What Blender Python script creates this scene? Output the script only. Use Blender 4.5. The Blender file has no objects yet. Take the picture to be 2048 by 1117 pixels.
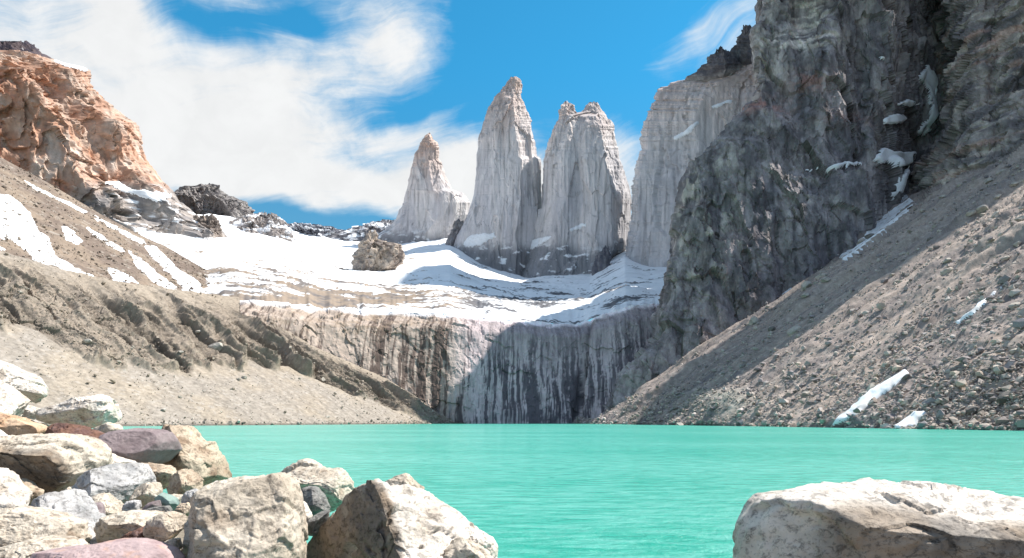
import bpy, math, random
import numpy as np

# ------------------------------------------------------------------ camera, world, sun, exposure
SC = bpy.context.scene
COL = SC.collection
F, HOR, CH = 1280.0, 842.0, 3.0          # focal length (px of a 2048 px wide frame), horizon row, eye height (m)
SUN_AZ, SUN_EL = 76.0, 55.0              # degrees, azimuth clockwise from +Y
cam = bpy.data.cameras.new("camera")
cam.sensor_width = 36.0
cam.lens = 36.0 * F / 2048.0
cam.shift_y = (HOR - 558.5) / 2048.0
cam.clip_start = 0.1
cam.clip_end = 20000
camo = bpy.data.objects.new("camera", cam)
camo.location = (0, 0, CH)
camo.rotation_euler = (math.radians(90), 0, 0)
COL.objects.link(camo)
SC.camera = camo

SC.view_settings.view_transform = 'Standard'
SC.view_settings.look = 'None'
SC.view_settings.exposure = 0.9
SC.view_settings.gamma = 1.0
SC.render.engine = 'CYCLES'
SC.cycles.max_bounces = 6
SC.cycles.use_denoising = True

sun = bpy.data.lights.new("sun", 'SUN')
sun.energy = 4.3
sun.angle = math.radians(0.5)
sun.color = (1.0, 0.95, 0.88)
suno = bpy.data.objects.new("sun", sun)
suno.rotation_euler = (math.radians(90 - SUN_EL), 0, math.radians(180 - SUN_AZ))
suno.location = (300, 0, 900)
COL.objects.link(suno)

world = bpy.data.worlds.new("World")
SC.world = world
world.use_nodes = True
WT = world.node_tree
WT.nodes.clear()


class NB:
    """small helper to write node trees as expressions"""
    def __init__(self, tree):
        self.t = tree

    def new(self, kind, **kw):
        n = self.t.nodes.new(kind)
        for k, v in kw.items():
            setattr(n, k, v)
        return n

    def put(self, sock, v):
        if hasattr(v, 'is_linked') or isinstance(v, bpy.types.NodeSocket):
            self.t.links.new(v, sock)
        else:
            sock.default_value = v

    def m(self, op, a, b=0.0, c=0.0, clamp=False):
        n = self.new('ShaderNodeMath', operation=op, use_clamp=clamp)
        for s, v in zip(n.inputs, (a, b, c)):
            self.put(s, v)
        return n.outputs[0]

    def mr(self, v, a, b, c=0.0, d=1.0, smooth=True):
        n = self.new('ShaderNodeMapRange', interpolation_type='SMOOTHSTEP' if smooth else 'LINEAR')
        for s, x in zip(n.inputs[:5], (v, a, b, c, d)):
            self.put(s, x)
        return n.outputs[0]

    def mix(self, f, a, b, kind='MIX'):
        n = self.new('ShaderNodeMix', data_type='RGBA', blend_type=kind)
        self.put(n.inputs[0], f)
        self.put(n.inputs[6], a)
        self.put(n.inputs[7], b)
        return n.outputs[2]

    def xyz(self, a, b, c):
        n = self.new('ShaderNodeCombineXYZ')
        for s, v in zip(n.inputs, (a, b, c)):
            self.put(s, v)
        return n.outputs[0]

    def noise(self, vec, scale, detail=4.0, rough=0.55, dist=0.0):
        n = self.new('ShaderNodeTexNoise')
        self.put(n.inputs['Vector'], vec)
        n.inputs['Scale'].default_value = scale
        n.inputs['Detail'].default_value = detail
        n.inputs['Roughness'].default_value = rough
        n.inputs['Distortion'].default_value = dist
        return n.outputs[0]

    def mapping(self, vec, scale=(1, 1, 1), loc=(0, 0, 0), rot=(0, 0, 0)):
        n = self.new('ShaderNodeMapping')
        self.put(n.inputs[0], vec)
        n.inputs[1].default_value = loc
        n.inputs[2].default_value = rot
        n.inputs[3].default_value = scale
        return n.outputs[0]


def azel(px, py):
    az = math.atan2(px - 1024, F)
    return math.degrees(az), math.degrees(math.atan2((HOR - py) * math.cos(az), F))


def build_sky():
    b = NB(WT)
    sky = b.new('ShaderNodeTexSky', sky_type='NISHITA', sun_disc=False)
    sky.sun_elevation = math.radians(SUN_EL)
    sky.sun_rotation = math.radians(SUN_AZ)
    sky.altitude = 900
    sky.air_density = 1.0
    sky.dust_density = 0.3
    sky.ozone_density = 1.5
    tc = b.new('ShaderNodeTexCoord')
    sep = b.new('ShaderNodeSeparateXYZ')
    WT.links.new(tc.outputs['Generated'], sep.inputs[0])
    x, y, z = sep.outputs
    az = b.m('MULTIPLY', b.m('ARCTAN2', x, y), 57.2958)
    el = b.m('MULTIPLY', b.m('ARCSINE', z), 57.2958)
    av = b.xyz(az, el, 0.0)
    # slow warp so that the cloud banks get ragged outlines
    w1 = b.new('ShaderNodeTexNoise'); b.put(w1.inputs['Vector'], av); w1.inputs['Scale'].default_value = 0.10; w1.inputs['Detail'].default_value = 5
    wv = b.new('ShaderNodeVectorMath', operation='MULTIPLY_ADD')
    b.put(wv.inputs[0], w1.outputs['Color']); wv.inputs[1].default_value = (7, 5, 0); b.put(wv.inputs[2], av)
    s2 = b.new('ShaderNodeSeparateXYZ'); b.put(s2.inputs[0], wv.outputs[0])
    U = b.m('SUBTRACT', s2.outputs[0], 3.5); V = b.m('SUBTRACT', s2.outputs[1], 2.5)
    total = None
    # cloud banks: centre (px), half sizes (px), tilt (deg, up to the right), weight
    for cx, cy, rx, ry, tilt, wgt in CLOUDS:
        a0, e0 = azel(cx, cy)
        kx, ky = rx * 0.040, ry * 0.040
        t = math.radians(tilt)
        du = b.m('SUBTRACT', U, a0); dv = b.m('SUBTRACT', V, e0)
        p = b.m('ADD', b.m('MULTIPLY', du, math.cos(t) / kx), b.m('MULTIPLY', dv, math.sin(t) / kx))
        q = b.m('ADD', b.m('MULTIPLY', du, -math.sin(t) / ky), b.m('MULTIPLY', dv, math.cos(t) / ky))
        r = b.m('ADD', b.m('MULTIPLY', p, p), b.m('MULTIPLY', q, q))
        g = b.m('MULTIPLY', b.m('EXPONENT', b.m('MULTIPLY', r, -1.0)), wgt)
        total = g if total is None else b.m('ADD', total, g)
    # unseen cloud added behind the camera and overhead, for neutral fill light
    back = b.m('MAXIMUM', b.mr(y, 0.25, -0.2, 0.0, 1.1), b.mr(z, 0.62, 0.85, 0.0, 0.75))
    total = b.m('ADD', total, back)
    # feathered streaks: the flow bends upwards to the right
    fl = b.new('ShaderNodeVectorMath', operation='MULTIPLY_ADD')
    w2 = b.new('ShaderNodeTexNoise'); b.put(w2.inputs['Vector'], av); w2.inputs['Scale'].default_value = 0.05; w2.inputs['Detail'].default_value = 3
    b.put(fl.inputs[0], w2.outputs['Color']); fl.inputs[1].default_value = (16, 12, 0); b.put(fl.inputs[2], av)
    s3 = b.new('ShaderNodeSeparateXYZ'); b.put(s3.inputs[0], fl.outputs[0])
    bend = b.m('MULTIPLY', s3.outputs[0], 0.27)
    flow = b.xyz(s3.outputs[0], b.m('SUBTRACT', s3.outputs[1], bend), 0.0)
    streak = b.noise(b.mapping(flow, scale=(0.075, 0.30, 1.0)), 1.0, 10.0, 0.66, 0.5)
    fine = b.noise(b.mapping(flow, scale=(0.09, 1.1, 1.0), loc=(3, 7, 2)), 1.3, 7.0, 0.66, 0.4)
    puff = b.noise(b.mapping(wv.outputs[0], scale=(0.25, 0.3, 1)), 1.0, 7.0, 0.6, 0.3)
    n = b.m('ADD', b.m('ADD', b.m('MULTIPLY', b.m('SUBTRACT', streak, 0.5), 2.3), b.m('MULTIPLY', b.m('SUBTRACT', fine, 0.5), 0.55)), b.m('MULTIPLY', b.m('SUBTRACT', puff, 0.5), 0.9))
    dens = b.mr(b.m('ADD', total, n), -0.02, 1.6, 0.0, 1.0)
    dens = b.m('MULTIPLY', dens, b.mr(z, -0.05, 0.02))
    thick = b.mr(b.m('ADD', total, b.m('MULTIPLY', n, 0.9)), 0.35, 1.5)
    skyc = b.mix(1.0, sky.outputs[0], b.mix(b.mr(el, 10.0, 30.0), SKY_LOW, SKY_HIGH), 'MULTIPLY')
    cl0 = b.mr(y, 0.0, -0.3)
    tone = b.mr(puff, 0.3, 0.7, 0.955, 1.03)
    cl = b.mix(cl0, b.mix(thick, CLOUD_THIN, CLOUD_THICK), (1.55, 1.85, 2.45, 1))
    tn = b.new('ShaderNodeVectorMath', operation='SCALE'); b.put(tn.inputs[0], cl); b.put(tn.inputs['Scale'], tone)
    c = b.mix(b.m('MULTIPLY', dens, 0.95), skyc, tn.outputs[0])
    bg = b.new('ShaderNodeBackground')
    b.put(bg.inputs[0], c)
    bg.inputs[1].default_value = SKY_STRENGTH
    out = b.new('ShaderNodeOutputWorld')
    WT.links.new(bg.outputs[0], out.inputs[0])


SKY_STRENGTH = 0.15
SKY_HIGH = (0.14, 0.66, 0.73, 1)
SKY_LOW = (0.27, 0.47, 0.46, 1)
CLOUD_THIN = (2.6, 3.0, 3.25, 1)
CLOUD_THICK = (3.35, 3.34, 3.3, 1)
# cloud banks: centre (px), half sizes (px), tilt (deg), weight; negative ones are gaps of blue
CLOUDS = [
    (100, 200, 470, 300, 0, 1.25),
    (540, 160, 300, 105, 16, 0.95),
    (1130, 120, 190, 120, 0, -0.9),
    (790, 75, 95, 75, 45, 0.95),
    (460, 335, 560, 56, 0, 1.7),
    (790, 268, 190, 30, 6, 0.95),
    (940, 335, 150, 40, 0, 1.2),
    (400, 30, 120, 26, 14, -1.2),
    (612, 20, 50, 24, 0, -1.1),
    (840, 215, 140, 20, 20, -0.9),
    (975, 110, 60, 140, 0, -1.2),
    (560, 455, 460, 34, 0, -1.5),
    (1440, 50, 180, 26, 16, 0.78),
    (1475, 98, 90, 24, 14, 0.62),
    (1200, 300, 170, 70, 0, 1.15),
    (1130, 400, 280, 70, 0, 1.0),
    (955, 205, 60, 12, 22, 0.55),
    (230, 20, 60, 60, 0, 0.9),
]
build_sky()

# ------------------------------------------------------------------ numbers: projection, noise, meshes


def unproj(px, py, d):
    """point at depth d (metres along +Y) seen at photo pixel (px, py)"""
    px, py, d = np.broadcast_arrays(np.asarray(px, float), np.asarray(py, float), np.asarray(d, float))
    return np.stack([(px - 1024) / F * d, d, CH + (HOR - py) / F * d], -1)


def proj(V):
    d = V[..., 1]
    return 1024 + V[..., 0] / d * F, HOR - (V[..., 2] - CH) / d * F


_rs = np.random.RandomState(11)
PERM = np.concatenate([_rs.permutation(512)] * 3).astype(np.int32)
GR = _rs.normal(size=(512, 3)).astype(np.float32)
GR /= np.linalg.norm(GR, axis=1, keepdims=True)


def pnoise(x, y, z):
    sh = np.broadcast(x, y, z).shape
    x, y, z = [np.broadcast_to(np.asarray(a, np.float32), sh) for a in (x, y, z)]
    xi, yi, zi = np.floor(x), np.floor(y), np.floor(z)
    xf, yf, zf = x - xi, y - yi, z - zi
    xi = xi.astype(np.int32) & 511; yi = yi.astype(np.int32) & 511; zi = zi.astype(np.int32) & 511
    u = xf * xf * xf * (xf * (xf * 6 - 15) + 10); v = yf * yf * yf * (yf * (yf * 6 - 15) + 10); w = zf * zf * zf * (zf * (zf * 6 - 15) + 10)
    out = 0
    for i in (0, 1):
        px = PERM[xi + i]; wx = u if i else 1 - u
        for j in (0, 1):
            pxy = PERM[px + yi + j]; wxy = wx * (v if j else 1 - v)
            for k in (0, 1):
                g = GR[PERM[pxy + zi + k]]
                out = out + wxy * (w if k else 1 - w) * (g[..., 0] * (xf - i) + g[..., 1] * (yf - j) + g[..., 2] * (zf - k))
    return out * 1.6


def fbm(V, scale, octv=4, seed=0, ridged=False, gain=0.5, lac=2.03):
    """scale: metres per feature, a number or one per axis"""
    s = np.asarray(scale, float) * np.ones(3)
    x, y, z = V[..., 0] / s[0] + seed * 7.31, V[..., 1] / s[1] + seed * 3.17, V[..., 2] / s[2] + seed * 5.77
    a, tot, out = 1.0, 0.0, 0
    for o in range(octv):
        n = pnoise(x, y, z)
        out = out + a * ((1 - 2 * np.abs(n)) if ridged else n)
        tot += a
        a *= gain
        x, y, z = x * lac + 11.3, y * lac + 4.7, z * lac + 8.9
    return out / tot


def facet3(V, scale, seed=0, tilt=0.9, warp=0.25):
    """broken rock: space is split into irregular blocks, each with a flat face of its own tilt and set back"""
    sc = np.asarray(scale, float) * np.ones(3)
    p = V / sc + seed * 3.71
    if warp:
        w = np.stack([fbm(V, sc * 0.8, 2, seed + k * 13) for k in range(3)], -1)
        p = p + w * warp * 2
    base = np.floor(p).astype(np.int64)
    best = np.full(p.shape[:-1], 1e9)
    out = np.zeros(p.shape[:-1])
    for i in (-1, 0, 1):
        for j in (-1, 0, 1):
            for k in (-1, 0, 1):
                c = base + np.array([i, j, k])
                h = PERM[(PERM[(PERM[c[..., 0] & 511] + c[..., 1]) & 511] + c[..., 2]) & 511]
                g, g2 = GR[h], GR[(h * 7 + 31) & 511]
                q = p - (c + 0.5 + 0.45 * g)
                d2 = (q ** 2).sum(-1)
                val = g2[..., 0] * 0.6 + tilt * (q * g2[..., [1, 2, 0]]).sum(-1)
                m = d2 < best
                out = np.where(m, val, out)
                best = np.where(m, d2, best)
    return out


def sstep(a, b, x):
    t = np.clip((x - a) / (b - a), 0, 1)
    return t * t * (3 - 2 * t)


def lerp(a, b, t):
    t = np.asarray(t)
    a, b = np.asarray(a, float), np.asarray(b, float)
    if a.ndim and a.shape[-1] == 3 or b.ndim and b.shape[-1] == 3:
        t = t[..., None]
    return a + (b - a) * t


def line(pts):
    a = np.array(pts, float)
    return lambda x: np.interp(x, a[:, 0], a[:, 1])


def gauss(px, py, cx, cy, rx, ry):
    return np.exp(-((px - cx) / rx) ** 2 - ((py - cy) / ry) ** 2)


def gnorm(V, centre=None):
    du = np.gradient(V, axis=1); dv = np.gradient(V, axis=0)
    n = np.cross(du, dv)
    n /= np.linalg.norm(n, axis=-1, keepdims=True) + 1e-9
    ref = (np.array([0, 0, CH]) - V) if centre is None else (V - centre)
    ref = ref + (np.array([0, 0, 300.0]) if centre is None else 0)
    s = np.sign((n * ref).sum(-1, keepdims=True).mean())
    return n * (s if s != 0 else 1)


def blur(V, k=1):
    for _ in range(k):
        W = V.copy()
        W[1:-1] = (V[:-2] + 2 * V[1:-1] + V[2:]) / 4
        V = W.copy()
        V[:, 1:-1] = (W[:, :-2] + 2 * W[:, 1:-1] + W[:, 2:]) / 4
    return V


def inside(px, py, poly):
    r = np.zeros(px.shape, bool)
    n = len(poly)
    for i in range(n):
        x0, y0 = poly[i]; x1, y1 = poly[(i + 1) % n]
        if y0 == y1:
            continue
        c = ((y0 > py) != (y1 > py)) & (px < (x1 - x0) * (py - y0) / (y1 - y0) + x0)
        r ^= c
    return r


def tag(o, label=None, cat=None, group=None, kind=None):
    for k, v in (('label', label), ('category', cat), ('group', group), ('kind', kind)):
        if v:
            o[k] = v
    return o


def mesh_obj(name, verts, faces, mat, col=None, smooth=True, parent=None, origin=None):
    """verts (n,3), faces (m,k) -> one linked object, optional per-vertex colour attribute 'col'"""
    verts = np.asarray(verts, np.float64)
    if origin is None:
        origin = (0.0, 0.0, 0.0)
    o3 = np.asarray(origin, float)
    faces = np.asarray(faces, np.int32)
    me = bpy.data.meshes.new(name)
    me.vertices.add(len(verts))
    me.vertices.foreach_set('co', (verts - o3).astype(np.float32).ravel())
    k = faces.shape[1]
    me.loops.add(faces.size)
    me.loops.foreach_set('vertex_index', faces.ravel())
    me.polygons.add(len(faces))
    me.polygons.foreach_set('loop_start', np.arange(0, faces.size, k, dtype=np.int32))
    if smooth:
        me.polygons.foreach_set('use_smooth', np.ones(len(faces), bool))
    else:
        me.polygons.foreach_set('use_smooth', np.zeros(len(faces), bool))
    if col is not None:
        at = me.color_attributes.new('col', 'FLOAT_COLOR', 'POINT')
        c4 = np.ones((len(verts), 4), np.float32)
        c4[:, :3] = np.clip(np.asarray(col).reshape(-1, 3), 0.0, 1.0)
        at.data.foreach_set('color', c4.ravel())
    me.update(calc_edges=True)
    me.validate()
    me.materials.append(mat)
    ob = bpy.data.objects.new(name, me)
    COL.objects.link(ob)
    if parent is not None:
        ob.parent = parent
        ob.location = o3 - np.array(parent['_o'][:]) if '_o' in parent else o3
    else:
        ob.location = o3
    return ob


def grid_faces(ny, nx, wrap=False):
    i = np.arange(ny * nx).reshape(ny, nx)
    if wrap:
        j = np.roll(i, -1, axis=1)
        return np.stack([i[:-1], j[:-1], j[1:], i[1:]], -1).reshape(-1, 4)
    return np.stack([i[:-1, :-1], i[:-1, 1:], i[1:, 1:], i[1:, :-1]], -1).reshape(-1, 4)


def grid_obj(name, V, mat, col=None, smooth=True, parent=None, wrap=False, keep=None, origin=None):
    ny, nx = V.shape[:2]
    fc = grid_faces(ny, nx, wrap)
    if keep is not None:
        fc = fc[keep.reshape(-1)[fc].all(1)]
    return mesh_obj(name, V.reshape(-1, 3), fc, mat, None if col is None else col.reshape(-1, 3), smooth, parent, origin)


# ------------------------------------------------------------------ materials


def rock_material(name, scale=0.5, contrast=0.35, bump=0.3, dist=0.3, stretch=(1, 1, 1), rough=0.92, spec=0.15, coords='Object'):
    m = bpy.data.materials.new(name)
    m.use_nodes = True
    t = m.node_tree
    t.nodes.clear()
    b = NB(t)
    at = b.new('ShaderNodeAttribute', attribute_name='col')
    tc = b.new('ShaderNodeTexCoord')
    v = b.mapping(tc.outputs[coords], scale=stretch)
    n1 = b.noise(v, scale, 8.0, 0.62)
    n2 = b.noise(v, scale * 5.3, 6.0, 0.7)
    k = b.m('ADD', b.m('MULTIPLY', n1, 0.6), b.m('MULTIPLY', n2, 0.4))
    k = b.mr(k, 0.30, 0.70, 1.0 - contrast, 1.0 + contrast, smooth=False)
    sc = b.new('ShaderNodeVectorMath', operation='SCALE')
    b.put(sc.inputs[0], at.outputs['Color']); b.put(sc.inputs['Scale'], k)
    p = b.new('ShaderNodeBsdfPrincipled')
    b.put(p.inputs['Base Color'], sc.outputs[0])
    p.inputs['Roughness'].default_value = rough
    p.inputs['Specular IOR Level'].default_value = spec
    bp = b.new('ShaderNodeBump')
    bp.inputs['Strength'].default_value = bump
    bp.inputs['Distance'].default_value = dist
    b.put(bp.inputs['Height'], b.m('ADD', n1, b.m('MULTIPLY', n2, 0.5)))
    b.put(p.inputs['Normal'], bp.outputs[0])
    o = b.new('ShaderNodeOutputMaterial')
    t.links.new(p.outputs[0], o.inputs[0])
    return m

# ------------------------------------------------------------------ the land
M_SCREE = rock_material("scree_dust", 0.35, 0.38, 0.5, 0.5)
M_SLOPE = rock_material("slope_rubble", 0.25, 0.4, 0.5, 0.6)
M_CLIFF = rock_material("dark_cliff_rock", 0.16, 0.45, 0.6, 1.2, (1, 1, 0.55))
M_GRANITE = rock_material("pale_granite", 0.07, 0.22, 0.5, 2.0, (1, 1, 0.25))
M_ORANGE = rock_material("orange_rock", 0.07, 0.25, 0.6, 2.0, (1, 1, 0.6))
M_WALL = rock_material("streaked_wall_rock", 0.16, 0.3, 0.4, 0.8, (1, 1, 0.15))
M_SNOW = rock_material("old_snow", 0.08, 0.05, 0.25, 0.8, rough=0.7)
M_GROUND = rock_material("valley_ground", 0.05, 0.3, 0.4, 1.0)

SNOWC = np.array([0.88, 0.89, 0.91])


def arr(*c):
    return np.array(c, float)


# far valley floor, one sheet out to the horizon, below the lake
gx = np.linspace(-7000, 7000, 60); gy = np.linspace(-7000, 7000, 60)
GX, GY = np.meshgrid(gx, gy)
GV = np.stack([GX, GY, -9 + 0 * GX], -1)
tag(grid_obj("ground", GV, M_GROUND, np.broadcast_to(arr(0.2, 0.17, 0.14), GV.shape)), kind='structure')


def plane_depth(px, py, n, c, slope):
    a = (px - 1024) / F
    b = (HOR - py) / F
    return (CH - slope * c) / (slope * (n[0] * a + n[1]) - b)


# ---- left moraine: scree from the water, a gullied band, its crest
LN = (-0.893, 0.45); LC = -347.3; LS = 0.62
L0 = line([(-400, 868), (-200, 864), (0, 859), (240, 854), (400, 853), (650, 851.5), (800, 850), (900, 848.5), (960, 848.2)])
L1 = line([(-400, 560), (-200, 610), (0, 652), (75, 674), (190, 738), (270, 743), (357, 752), (489, 737), (564, 741), (640, 762), (700, 790), (800, 826), (870, 846), (960, 850)])
L2 = line([(-400, 440), (-200, 455), (0, 502), (130, 540), (250, 566), (400, 586), (500, 598), (540, 612), (560, 640), (620, 690), (700, 725), (760, 752), (830, 792), (880, 830), (910, 845), (960, 848)])
cols = np.arange(-400, 962, 2.2)
nt = 430
t = np.linspace(0, 1, nt)[:, None]
tb = 0.45
# pixel row of every grid row
PYm = np.where(t < tb, lerp(L0(cols) + 2, L1(cols), t / tb), lerp(L1(cols), L2(cols), (t - tb) / (1 - tb)))
PXm = np.broadcast_to(cols, PYm.shape)
Dm = plane_depth(PXm, PYm, LN, LC, LS)
V = unproj(PXm, PYm, Dm)
N = np.array([LN[0] * -LS, LN[1] * -LS, 1.0]); N /= np.linalg.norm(N)
s = V[..., 0] * 0.45 + V[..., 1] * 0.893
u = (t - tb) / (1 - tb) * np.ones_like(PXm)
wv = fbm(V, 40, 3, 3) * 18
S3 = np.stack([s + wv * 0.8, u * 22 + 0 * s, 0 * s], -1)
edge = fbm(np.stack([s, 0 * s, 0 * s], -1), 22, 3, 5) * 0.22
ub = u - edge - 0.02
band = sstep(0.0, 0.07, ub) * (1 - sstep(0.55, 1.0, ub)) * sstep(980, 760, PXm) * 1.0
r1 = fbm(S3, (25, 40, 1), 3, 9, ridged=True, gain=0.5)
r2 = fbm(S3, (9, 16, 1), 3, 17, ridged=True, gain=0.5)
r3 = fbm(V, 5, 5, 21, gain=0.62)
gate = sstep(-0.25, 0.2, fbm(S3, (60, 26, 1), 2, 31))
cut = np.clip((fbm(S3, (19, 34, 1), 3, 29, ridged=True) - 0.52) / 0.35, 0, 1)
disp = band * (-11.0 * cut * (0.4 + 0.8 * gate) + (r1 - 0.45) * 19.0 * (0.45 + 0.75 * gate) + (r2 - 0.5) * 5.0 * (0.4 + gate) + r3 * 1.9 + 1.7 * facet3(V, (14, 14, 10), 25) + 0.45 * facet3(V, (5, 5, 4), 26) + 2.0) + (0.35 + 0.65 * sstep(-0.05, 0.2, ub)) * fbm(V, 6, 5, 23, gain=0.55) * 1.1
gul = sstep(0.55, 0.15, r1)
disp *= sstep(0.0, 0.06, t)
V = V + N * disp[..., None]
LMV = V
tan = arr(0.31, 0.262, 0.21); gry = arr(0.285, 0.25, 0.215); brn = arr(0.28, 0.232, 0.188)
lowmix = sstep(-0.3, 0.3, fbm(V, (40, 40, 25), 4, 41) + 0.5 * (0.4 - t))
C = lerp(tan, gry, lowmix)
C = lerp(C, brn, np.clip(band * 0.75 + sstep(0.0, 0.3, u) * 0.25, 0, 1))
C = C * (1 + 0.35 * fbm(V, (3, 3, 3), 3, 43)[..., None])
C = C * (1 - 0.30 * band * gul - 0.30 * band * cut)[..., None]  # gullies and cuts darkened in the colour to deepen their shade
fs = fbm(np.stack([s, V[..., 2], 0 * s], -1), (5, 90, 1), 4, 44, gain=0.6)
C = C * (1 + 0.28 * fs * (1 - band))[..., None]
C = lerp(C, arr(0.37, 0.335, 0.30), 0.6 * sstep(0.12, 0.4, fbm(V, (3.5, 3.5, 2.5), 4, 45) + 0.3 * fbm(V, 25, 3, 46)) * (t < tb))
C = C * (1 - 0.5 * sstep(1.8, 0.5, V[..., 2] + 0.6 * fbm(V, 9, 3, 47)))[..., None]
MBAND = band
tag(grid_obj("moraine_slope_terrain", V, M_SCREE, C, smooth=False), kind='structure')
M_CREST_D = line(np.stack([cols, Dm[-1]], -1))

# ---- brown slope behind the moraine crest, with the big snow patches
U2 = line([(-400, 150), (-200, 232), (0, 314), (100, 368), (200, 428), (300, 480), (330, 492), (420, 545), (500, 588), (540, 610)])
UD = line([(-400, 700), (0, 820), (200, 900), (330, 930), (420, 850), (540, 800)])
cols = np.arange(-400, 541, 2.2)
t = np.linspace(0, 1, 150)[:, None]
PXu = np.broadcast_to(cols, (150, len(cols)))
PYu = lerp(L2(cols) + 25, U2(cols), t)
d0 = M_CREST_D(cols) + 22
Du = 1 / lerp(1 / d0, 1 / UD(cols), t ** 0.9)
V = unproj(PXu, PYu, Du)
nn = gnorm(V)
V = V + nn * (fbm(V, 45, 4, 51) * 4 + fbm(V, 7, 3, 52) * 0.9)[..., None] * sstep(0, 0.1, 1.02 - t)[..., None]
USV = V
C = lerp(arr(0.25, 0.195, 0.15), arr(0.175, 0.135, 0.11), sstep(-0.25, 0.25, fbm(V, (50, 50, 30), 4, 53)))
C = lerp(C, arr(0.32, 0.28, 0.24), sstep(0.15, 0.5, fbm(V, (9, 9, 9), 3, 54)))
tag(grid_obj("brown_hill_terrain", V, M_SLOPE, C), kind='structure')

# ---- the streaked headwall above the far shore
HT = line([(480, 600), (540, 603), (600, 612), (640, 618), (740, 622), (850, 627), (910, 628), (960, 637), (1050, 642), (1130, 649), (1160, 650), (1168, 642), (1200, 628), (1260, 612), (1325, 606), (1420, 600)])
HD = line([(480, 590), (540, 605), (640, 640), (760, 665), (860, 672), (930, 672), (1000, 690), (1080, 698), (1140, 706), (1162, 712), (1175, 706), (1250, 705), (1320, 722), (1420, 760)])
cols = np.arange(480, 1421, 1.6)
nt = 170
t = np.linspace(-0.06, 1, nt)[:, None]
PXh = np.broadcast_to(cols, (nt, len(cols)))
PYh = 849 + (HT(cols) - 849) * t
lean = 46 * np.clip(t, 0, 1) ** 1.3 + 22 * sstep(0.86, 1.0, t)
Dh = HD(cols) + lean
V = unproj(PXh, PYh, Dh)
aw = np.stack([V[..., 0] + V[..., 1] * 0.3, V[..., 1], V[..., 2]], -1)
cleft = np.exp(-((PXh - 1162 - 18 * t + 10 * (1 - t)) / 7.0) ** 2)
arch = fbm(aw, (45, 45, 60), 3, 61)
step = np.round(arch * 4) / 4
dd = fbm(aw, (40, 40, 110), 4, 62) * 4.5 + fbm(aw, (7, 7, 30), 4, 63) * 0.9 + fbm(aw, (8, 8, 8), 4, 64) * 0.9 - cleft * 4 + 1.6 * facet3(aw, (24, 24, 30), 161) + 0.7 * facet3(aw, (9, 9, 13), 162)
nn = gnorm(V)
V = V + nn * dd[..., None] * sstep(-0.05, 0.05, t)[..., None]
HWV = V
xs = V[..., 0] + 0.35 * fbm(V, (30, 30, 50), 2, 60) * 10
SV = np.stack([xs, 0 * xs, V[..., 2]], -1)
k1 = fbm(SV, (3.6, 1, 75), 4, 65, gain=0.8)
k2 = fbm(SV, (13, 1, 160), 3, 66, gain=0.6)
k3 = fbm(SV, (2.6, 1, 70), 2, 67)
dark = sstep(-0.10, 0.14, k1 * 0.9 + k2 * 0.7 + 0.05 + 0.16 * (0.5 - t) - 0.20 * gauss(PXh, PYh, 940, 720, 60, 140) - 0.25 * gauss(PXh, PYh, 690, 690, 60, 50) + 0.10 * gauss(PXh, PYh, 840, 690, 60, 60) - 0.12 * sstep(0.1, 0.4, fbm(V, (16, 16, 9), 3, 72)))
light = lerp(arr(0.42, 0.355, 0.30), arr(0.54, 0.51, 0.51), sstep(880, 960, PXh))  # warm sunlit tone left, cool shaded tone right, put into the rock colour
dk = lerp(arr(0.135, 0.105, 0.09), arr(0.125, 0.122, 0.135), sstep(880, 960, PXh))
C = lerp(light, lerp(light * 0.62, dk, sstep(0.0, 0.6, dark)), dark)
grey_top = sstep(0.45, 0.9, t + fbm(V, 40, 3, 68) * 0.3) * sstep(900, 980, PXh) * 0.75
C = lerp(C, arr(0.30, 0.29, 0.29) * (1 + 0.25 * k3[..., None]), grey_top)
C = lerp(C, arr(0.30, 0.23, 0.16), 0.55 * gauss(PXh, PYh, 700, 640, 200, 30) * sstep(-0.2, 0.3, fbm(V, (20, 20, 4), 3, 69)))
pale = sstep(0.12, 0.3, fbm(SV, (7, 1, 90), 3, 70)) * sstep(0.55, 0.1, t)
C = lerp(C, arr(0.47, 0.46, 0.45), pale * 0.75)
C = C * (1 - 0.45 * cleft[..., None])
# bright thin snow still lying on the brow
C = lerp(C, SNOWC, (sstep(0.955, 1.0, t + 0.05 * fbm(V, (25, 25, 25), 3, 71))))
C = C * (1 + 0.22 * k3[..., None]) * lerp(arr(1.02, 0.99, 1.0), arr(1.19, 1.07, 1.09), sstep(880, 960, PXh))  # shaded right part tinted pinker against the green bounce off the lake
tag(grid_obj("headwall_terrain", V, M_WALL, C, smooth=False), kind='structure')

# ---- snowfield climbing from the brow of the headwall to the feet of the towers
cols = np.arange(260, 1424, 2.0)
nw = 300
w = (np.linspace(0, 1, nw) ** 1.25)[:, None]
NP = line([(260, 585), (400, 597), (480, 600), (540, 604), (600, 613), (640, 619), (740, 623), (850, 628), (910, 629), (960, 638), (1050, 643), (1130, 650), (1160, 651), (1168, 643), (1200, 629), (1260, 613), (1325, 607), (1424, 600)])
_k = np.arange(400, 1500, 2.0); _h = np.convolve(np.pad(HD(_k), 30, mode='edge'), np.ones(61) / 61, 'valid'); HDS = lambda p: np.interp(p, _k, _h)
ND = lambda p: np.where(p < 480, np.interp(p, [260, 480], [760, float(HDS(480.0)) + 72]), HDS(p) + 72)
FP = line([(260, 430), (350, 428), (450, 434), (560, 446), (600, 462), (700, 466), (800, 468), (900, 470), (960, 515), (1050, 548), (1180, 545), (1250, 505), (1300, 530), (1424, 530)])
FD = line([(260, 1500), (350, 1650), (450, 1850), (560, 2050), (700, 2200), (800, 2100), (900, 1900), (960, 1800), (1050, 1700), (1180, 1640), (1250, 1600), (1300, 1500), (1424, 1350)])
PXs = np.broadcast_to(cols, (nw, len(cols)))
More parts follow.
